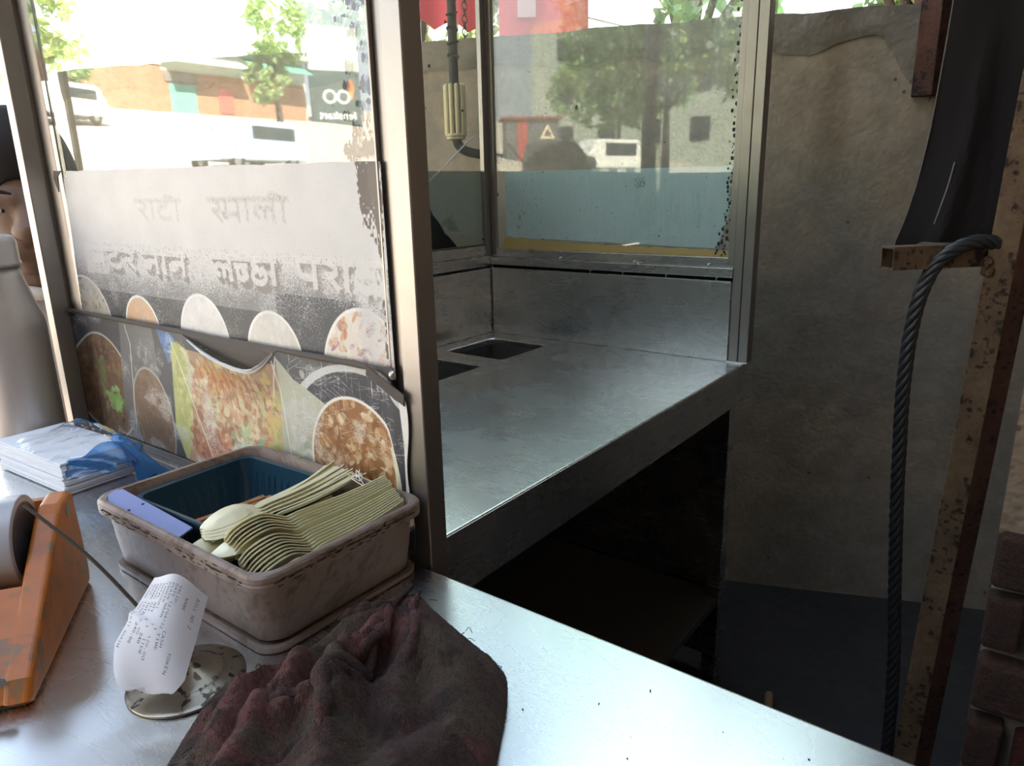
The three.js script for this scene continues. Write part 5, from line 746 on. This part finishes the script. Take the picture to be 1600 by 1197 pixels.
// ------------------------------------------------------------------ person seated on the far left of the stall
{
  function field(bones, lo, size, res, k) { // smooth union of tapered capsules and ellipsoids, meshed by marching cubes
    const mc = new MarchingCubes(res, new THREE.MeshBasicMaterial(), false, false, 240000); mc.isolation = 0; const half = size / 2;
    for (let z = 0; z < res; z++) for (let y = 0; y < res; y++) for (let x = 0; x < res; x++) {
      const h = res / 2, P = [lo[0] + half + ((x - h) / h) * half, lo[1] + half + ((y - h) / h) * half, lo[2] + half + ((z - h) / h) * half]; let d = 1;
      for (const [a, b, ra, rb, sx = 1, sz = 1, cut = 0] of bones) { const v = [b[0] - a[0], b[1] - a[1], b[2] - a[2]], w = [P[0] - a[0], P[1] - a[1], P[2] - a[2]], L = v[0] ** 2 + v[1] ** 2 + v[2] ** 2, t = L ? clamp((w[0] * v[0] + w[1] * v[1] + w[2] * v[2]) / L, 0, 1) : 0, q = Math.hypot((w[0] - t * v[0]) / sx, w[1] - t * v[1], (w[2] - t * v[2]) / sz) - lerp(ra, rb, t); if (cut) { const m = Math.max(0, k + q + d); d = Math.max(d, -q); continue; } const hh = clamp(0.5 + 0.5 * (d - q) / k, 0, 1); d = lerp(d, q, hh) - k * hh * (1 - hh); }
      mc.field[z * res * res + y * res + x] = -d;
    }
    mc.update(); const n = mc.count, pa = mc.positionArray.slice(0, n * 3), na = mc.normalArray.slice(0, n * 3); for (let i = 0; i < n; i++) { pa[3 * i] = lo[0] + half + pa[3 * i] * half; pa[3 * i + 1] = lo[1] + half + pa[3 * i + 1] * half; pa[3 * i + 2] = lo[2] + half + pa[3 * i + 2] * half; }
    const g = new THREE.BufferGeometry(); g.setAttribute('position', new THREE.Float32BufferAttribute(pa, 3)); const w = mergeVertices(g, 0.0004); w.computeVertexNormals(); const nn = w.attributes.normal.array; let dot = 0; for (let i = 0; i < Math.min(n, 600); i++) dot += 0; return w;
  }
  const p = thing('person', 'dark-haired person in a brown shirt sitting beyond the left stall posts', 'person', [-1.68, 0, -0.6], -0.1); const HT = 1.3;
  const skin = phy({ color: new THREE.Color(0.17, 0.1, 0.065), roughness: 0.6 });
  const headB = [[[0, 1.26, 0.0], [0, 1.23, 0.015], 0.1, 0.088, 0.88, 1.05], [[0, 1.17, 0.045], [0, 1.15, 0.05], 0.058, 0.045, 0.95, 1], [[0, 1.225, 0.105], [0, 1.19, 0.125], 0.012, 0.019, 1, 1], [[-0.016, 1.188, 0.115], [0.016, 1.188, 0.115], 0.011, 0.011], [[-0.022, 1.152, 0.094], [0.022, 1.152, 0.094], 0.011, 0.011], [[-0.018, 1.142, 0.09], [0.018, 1.142, 0.09], 0.011, 0.011], [[-0.09, 1.215, -0.005], [-0.092, 1.19, 0.0], 0.018, 0.012, 0.5, 1], [[0.09, 1.215, -0.005], [0.092, 1.19, 0.0], 0.018, 0.012, 0.5, 1], [[-0.05, 1.25, 0.088], [-0.018, 1.248, 0.1], 0.012, 0.011], [[0.05, 1.25, 0.088], [0.018, 1.248, 0.1], 0.012, 0.011]];
  const neck = [[[0, 1.14, 0], [0, 1.02, -0.02], 0.056, 0.06]];
  const arms = []; for (const s of [-1, 1]) arms.push([[s * 0.2, 0.98, -0.02], [s * 0.25, 0.72, 0.03], 0.05, 0.042], [[s * 0.25, 0.72, 0.03], [s * 0.16, 0.6, 0.24], 0.038, 0.026], [[s * 0.16, 0.6, 0.24], [s * 0.13, 0.58, 0.31], 0.03, 0.024, 1, 1]);
  for (const s of [-1, 1]) for (let f = 0; f < 4; f++) arms.push([[s * (0.115 + f * 0.014), 0.578, 0.32], [s * (0.105 + f * 0.016), 0.56 - 0.004 * f, 0.375 - Math.abs(f - 1.4) * 0.008], 0.009, 0.007]); for (const s of [-1, 1]) arms.push([[s * 0.12, 0.59, 0.27], [s * 0.085, 0.575, 0.325], 0.012, 0.009]);
  const legs = []; for (const s of [-1, 1]) legs.push([[s * 0.09, 0.5, -0.02], [s * 0.12, 0.5, 0.4], 0.085, 0.06], [[s * 0.12, 0.5, 0.4], [s * 0.12, 0.1, 0.42], 0.055, 0.038], [[s * 0.12, 0.05, 0.4], [s * 0.13, 0.035, 0.56], 0.038, 0.028]);
  const torso = [[[0, 0.94, -0.03], [0, 0.75, -0.03], 0.13, 0.125, 1.45, 0.95], [[0, 0.7, -0.03], [0, 0.52, -0.02], 0.125, 0.13, 1.25, 1]];
  part('body', [field([...torso.map((b) => [b[0], b[1], b[2] - 0.014, b[3] - 0.014, b[4], b[5]]), ...neck, ...arms, ...legs.map((b) => [b[0], b[1], b[2] - 0.008, b[3] - 0.008])], [-0.55, -0.02, -0.45], 1.2, 92, 0.03), field([...headB, ...neck], [-0.16, 1.0, -0.17], 0.38, 84, 0.016).rotateY(HT)], skin, p);
  const fl = 1.03; part('shirt', field([...torso, ...arms.slice(0, 0), ...[-1, 1].map((s) => [[s * 0.19, 0.99, -0.02], [s * 0.245, 0.74, 0.02], 0.068, 0.062]), [[-0.16, 1.0, -0.03], [0.16, 1.0, -0.03], 0.055, 0.055]], [-0.5, 0.4, -0.5], 1.0, 70, 0.03), std({ color: hex('#6d625a'), roughness: 0.95, bumpMap: T.concreteBump, bumpScale: 0.002 }), p);
  part('collar', new THREE.TorusGeometry(0.068, 0.014, 10, 30).rotateX(Math.PI / 2 - 0.25).translate(0, 1.055, -0.012), std({ color: hex('#d8d2c8'), roughness: 0.9 }), p);
  part('trousers', field([...legs.filter((_, i) => i % 3 < 2).map((b) => [b[0], b[1], b[2] + 0.012, b[3] + 0.014]), [[-0.08, 0.52, -0.02], [0.08, 0.52, -0.02], 0.12, 0.12]], [-0.5, -0.1, -0.4], 1.0, 70, 0.03), std({ color: hex('#34343a'), roughness: 0.95 }), p);
  part('hair', field([[[0, 1.29, -0.02], [0, 1.24, -0.04], 0.108, 0.1, 0.93, 1.06], [[-0.05, 1.335, 0.06], [0.05, 1.335, 0.06], 0.035, 0.035], [[0, 1.33, 0.01], [0, 1.3, -0.05], 0.095, 0.1, 0.95, 1.05], [[0, 1.2, 0.15], [0, 1.1, 0.15], 0.1, 0.08, 1, 1, 1]], [-0.17, 1.08, -0.2], 0.4, 84, 0.02).rotateY(HT), std({ color: hex('#1c1614'), roughness: 0.8, bumpMap: T.concreteBump, bumpScale: 0.004 }), p);
  for (const s of [-1, 1]) { part('eye', new THREE.SphereGeometry(0.0125, 16, 12).translate(s * 0.034, 1.229, 0.0865).rotateY(HT), std({ color: hex('#8f857c'), roughness: 0.3 }), p); part('iris', new THREE.SphereGeometry(0.0062, 12, 8).translate(s * 0.034, 1.229, 0.0945).rotateY(HT), std({ color: hex('#1a100c'), roughness: 0.2 }), p); part('eyebrow', tube([[s * 0.016, 1.256, 0.106], [s * 0.035, 1.262, 0.1], [s * 0.055, 1.255, 0.085]], 0.004, 12, 6).rotateY(HT), std({ color: hex('#1c1614'), roughness: 0.9 }), p); }
  const stool = thing('plastic_stool', 'low round stool under the seated person', 'stool', [-1.68, 0, -0.62]);
  part('seat', new THREE.CylinderGeometry(0.16, 0.17, 0.03, 32).translate(0, 0.375, 0), darkSteel, stool); for (let k = 0; k < 4; k++) { const a = k * 1.5708 + 0.7; part('leg', tube([[0.12 * Math.cos(a), 0.37, 0.12 * Math.sin(a)], [0.16 * Math.cos(a), 0, 0.16 * Math.sin(a)]], 0.014, 4, 8), darkSteel, stool); }
}
// ------------------------------------------------------------------ the street that the panes mirror
{
  const X = -44, base = gy(X), brickT = dataTex(512, 512, (x, y) => { const row = Math.floor(y / 16), o = (row % 2) * 16, m = y % 16 < 2 || (x + o) % 32 < 2, h = hash2(Math.floor((x + o) / 32), row, 951); return m ? [0.52, 0.48, 0.43] : mix3([0.55, 0.36, 0.26], [0.64, 0.48, 0.36], h); }, true, 0.5);
  const brick = std({ map: brickT, roughness: 0.95 }), pale = std({ color: hex('#b9c2b6'), roughness: 0.9 }), aqua = std({ color: hex('#5f978c'), roughness: 0.8 }), glassD = phy({ color: 0x223036, roughness: 0.1, metalness: 0.2 });
  const at = (o) => o;
  // brick compound wall, left part of the mirrored view
  const w = thing('brick_wall', 'long weathered brick compound wall across the street', 'wall', [X, base - 0.3, 17.5]);
  part('wall', muv(new THREE.BoxGeometry(0.4, 2.9, 11).translate(0, 1.45, 0)), brick, w); part('coping', muv(new THREE.BoxGeometry(0.55, 0.18, 11).translate(0.0, 2.95, 0)), pale, w);
  // shop row
  const b = thing('shop_building', 'pale two storey shop building with aqua door across the street', 'building', [X - 3, base - 0.3, 28]);
  part('wall', muv(new THREE.BoxGeometry(6, 7.5, 11).translate(0, 3.75, 0)), pale, b); part('brick_front', muv(new THREE.BoxGeometry(0.12, 2.6, 10.6).translate(3.06, 1.3, 0)), brick, b);
  const bal = part('balcony', muv(new THREE.BoxGeometry(1.2, 0.25, 10.8).translate(3.5, 4.2, 0)), pale, b); for (let k = 0; k < 27; k++) part('baluster', new THREE.BoxGeometry(0.1, 0.7, 0.16).translate(4.0, 4.66, -5.2 + k * 0.4), pale, bal); part('handrail', new THREE.BoxGeometry(0.16, 0.12, 10.8).translate(4.0, 5.05, 0), pale, bal);
  part('awning', sheet(10, 4, (u, v) => [3.1 + v * 1.4, 3.7 - v * 0.7, -4.8 + u * 5], 0.05), std({ color: hex('#e4efe8'), roughness: 0.8 }), b);
  part('door', bx(3.1, 3.2, 0.1, 1.9, -4.6, -2.9, 0.02), aqua, b); part('sign_board', bx(3.1, 3.22, 2.0, 2.5, -4.8, -2.7, 0.02), std({ color: hex('#6d6a66'), roughness: 0.7 }), b); part('red_door', bx(3.1, 3.2, 0.4, 1.9, -1.4, -0.4, 0.02), std({ color: hex('#b2524a'), roughness: 0.7 }), b); part('green_awning', sheet(10, 4, (u, v) => [3.1 + v * 1.6, 3.9 - v * 0.8, 0.4 + u * 4.6], 0.05), std({ color: hex('#5d9a86'), roughness: 0.8 }), b);
  for (const z of [-3.6, -0.9, 1.8, 4.2]) { const f = part('window', bx(3.0, 3.1, 5.3, 6.7, z - 0.6, z + 0.6, 0.02), aqua, b); part('pane', bx(3.08, 3.12, 5.4, 6.6, z - 0.5, z + 0.5, 0.01), glassD, f); }
  // dark shop front with its lettering
  T.shop = canvasTex(512, 640, (x, W, H) => {
    x.fillStyle = '#2c3f40'; x.fillRect(0, 0, W, H); x.strokeStyle = '#e8ecea'; x.lineWidth = 22; for (const c of [180, 320]) { x.beginPath(); x.ellipse(c, 250, 58, 58, 0, 0, 7); x.stroke(); }
    x.beginPath(); x.moveTo(120, 238); x.lineTo(96, 226); x.stroke(); x.fillStyle = '#f07830'; x.beginPath(); x.moveTo(96, 70); x.quadraticCurveTo(40, 170, 78, 200); x.quadraticCurveTo(70, 250, 108, 282); x.quadraticCurveTo(136, 200, 96, 70); x.fill();
    x.fillStyle = '#eef2f0'; x.font = 'bold 96px sans-serif'; x.fillText('lenskart', 56, 470);
  });
  const s = thing('eyewear_shop', 'dark eyewear shop front with two white rings and lens lettering', 'shop', [X + 0.9, base - 1.7, 35.4], 2.0);
  part('fascia', planarUV(new THREE.BoxGeometry(3.6, 4.4, 0.3).translate(0, 2.9, 0), -1.8, 1.8, 0.7, 5.1), std({ map: T.shop, roughness: 0.6 }), s); part('shutter', bx(-1.8, 1.8, 0, 0.8, -0.1, 0.1, 0.01), std({ color: hex('#8aa0b8'), roughness: 0.5, metalness: 0.4 }), s); part('upper_floor', bx(-1.8, 1.8, 5.1, 8, -1, 0.1, 0.02), pale, s);
  const hedge = (l, q, tt, bl, n, sz, hu, sd) => tree(l, q, tt, bl, n, sz, hu, sd);
  hedge('slender street tree in front of the eyewear shop', [-27, gy(-27), 18.7], 3.2, [[0, 3.6, 0, 0.8], [0.2, 2.7, -0.9, 0.7], [0, 5.0, 0, 1.3], [0.2, 4.4, -1.2, 0.8]], 3600, 0.24, 0.24, 921);
  hedge('bushy tree beside the brick compound wall', [-40, gy(-40), 15.6], 2.4, [[0, 3.6, 0, 1.2], [0, 2.4, 0.9, 0.9], [0, 5.2, -0.2, 1.4], [0, 1.5, 0.6, 0.8], [0, 6.8, 0, 1.3]], 3600, 0.3, 0.25, 925);
  hedge('spreading shade tree mirrored in the back pane', [-11, gy(-11), 20], 3.0, [[0, 4.6, 0, 1.8], [-2.4, 4.2, 0.3, 1.6], [2.2, 4.6, 0.4, 1.6], [-1, 6.2, 0, 1.8], [1.6, 6.4, -0.5, 1.7], [-3.6, 5.6, 1, 1.5]], 6500, 0.3, 0.26, 929);
  hedge('dense tree on the far side of the street', [-26, gy(-26), 44], 3.4, [[0, 5, 0, 2.6], [-3, 5, 0, 2.4], [3, 5.2, 0, 2.4], [0, 8, 0, 2.8]], 5200, 0.45, 0.27, 933);
  hedge('roadside tree seen left of the stall post', [-13.5, gy(-13.5), -5.2], 2.4, [[0, 3.4, 0, 1.2], [0.3, 4.6, 0.4, 1.3], [-0.4, 2.6, 0.6, 0.8]], 3200, 0.2, 0.22, 937);
  hedge('big dark tree beside the road beyond the parked car', [-6, gy(-6), 24], 3.2, [[0, 5, 0, 2.0], [2, 5, 0, 1.8], [-1.6, 6, 0, 2], [1, 7, 0, 2]], 5200, 0.34, 0.27, 941);
  // vehicles
  function car(label, pos, turn, col, van) {
    const c = thing(van ? 'van' : 'car', label, van ? 'van' : 'car', pos, turn), L = van ? 4.2 : 4.3, h = van ? 1.9 : 1.62, W = 1.68;
    const prof = van ? [[-2.1, 0.35], [-2.12, 0.8], [-2.02, 1.75], [-1.85, h], [1.0, h], [1.75, 1.15], [2.1, 0.95], [2.1, 0.35]] : [[-2.12, 0.35], [-2.15, 0.8], [-2.05, 0.95], [-1.75, 1.5], [-1.5, h], [0.3, h], [1.05, 1.0], [2.0, 0.85], [2.13, 0.6], [2.1, 0.35]];
    part('body', new THREE.ExtrudeGeometry(shapeOf(prof), { depth: W - 0.16, bevelEnabled: true, bevelThickness: 0.08, bevelSize: 0.08, bevelOffset: -0.08, bevelSegments: 3 }).translate(0, 0, -W / 2 + 0.08), phy({ color: hex(col), roughness: 0.35, clearcoat: 0.6 }), c);
    part('rear_window', bx(-2.14, -2.0, van ? 1.0 : 1.0, van ? 1.62 : 1.4, -0.62, 0.62, 0.04), glassD, c); for (const q of [-1, 1]) { part('side_window', bx(van ? -1.7 : -1.5, 0.6, 1.02, h - 0.2, q * W / 2 - 0.02, q * W / 2 + 0.02, 0.03), glassD, c); part('tail_lamp', bx(-2.14, -2.06, 0.78, 1.0, q * 0.68 - 0.08, q * 0.68 + 0.08, 0.02), std({ color: hex('#a82020'), roughness: 0.3 }), c); }
    for (const x of [-1.35, 1.35]) for (const q of [-1, 1]) { const wh = part('wheel', new THREE.TorusGeometry(0.22, 0.1, 10, 24).translate(x, 0.32, q * 0.74), black, c); part('hub', new THREE.CylinderGeometry(0.17, 0.17, 0.08, 18).rotateX(Math.PI / 2).translate(x, 0.32, q * 0.76), steel, wh); }
    part('bumper', bx(-2.2, -2.05, 0.35, 0.6, -0.78, 0.78, 0.05), darkSteel, c); part('number_plate', bx(-2.22, -2.19, 0.5, 0.62, -0.25, 0.25, 0.01), pale, c);
  }
  car('white van parked on the street, mirrored in the back pane', [-21.4, gy(-21.4) - 0.05, 34], 1.9, '#f2f2ee', true);
  car('dark grey car parked in front of the white van', [-19.0, gy(-19.0), 25.6], 0.5, '#2c2e30', false);
  car('light blue car parked under the slender street tree', [-22, gy(-22), 13.6], 1.3, '#a9c0d8', false);
  car('white car parked beside the brick compound wall', [-34, gy(-34), 12.8], 1.2, '#e8e8e6', false);
  // kiosk with a warning triangle behind the cars
  const k = thing('red_kiosk', 'red and grey kiosk with a pale warning triangle', 'kiosk', [-26.5, gy(-26.5), 34], 2.4);
  part('walls', bx(-1.6, 1.6, 0, 2.3, -1, 1, 0.03), std({ color: hex('#55585a'), roughness: 0.7 }), k); part('red_post', bx(0.3, 0.9, 0, 2.35, 0.96, 1.04, 0.02), std({ color: hex('#a83a34'), roughness: 0.7 }), k); part('roof', bx(-1.8, 1.8, 2.3, 2.45, -1.2, 1.2, 0.03), std({ color: hex('#8c3a34'), roughness: 0.7 }), k);
  part('warning_triangle', new THREE.ExtrudeGeometry(shapeOf([[-0.45, 0], [0.45, 0], [0, 0.85]], [[[-0.25, 0.12], [0, 0.6], [0.25, 0.12]]]), { depth: 0.03, bevelEnabled: false }).translate(-0.9, 1.2, 1.02), std({ color: hex('#e8d2b0'), roughness: 0.6 }), k);
  const hs = thing('added_brick_house', 'tall dull brick house added behind the photographer to block the sky', 'house', [2.6, 0, 14]);  // unseen house added to block low sky light from the front
  part('wall', muv(new THREE.BoxGeometry(12.6, 10, 6).translate(0, 5, 0)), std({ map: brickT, color: new THREE.Color(0.45, 0.42, 0.4), roughness: 0.95 }), hs); part('roof', bx(-6.6, 6.6, 10, 10.3, -3.3, 3.3, 0.05), darkSteel, hs);
  for (let i = 0; i < 4; i++) for (let j = 0; j < 3; j++) part('window', bx(-5.2 + i * 3, -3.8 + i * 3, 1.2 + j * 3, 2.8 + j * 3, -3.08, -2.98, 0.02), glassD, hs);
  const far = thing('apartment_block', 'pale apartment block closing the far end of the street', 'building', [-24, gy(-24), 62]); part('wall', muv(new THREE.BoxGeometry(40, 14, 6).translate(0, 7, 0)), pale, far);
  for (let i = 0; i < 8; i++) for (let j = 0; j < 3; j++) part('window', bx(-17 + i * 4.6, -15.2 + i * 4.6, 2.5 + j * 4, 4.5 + j * 4, -3.06, -2.98, 0.02), glassD, far);
}
renderer.render(scene, camera);
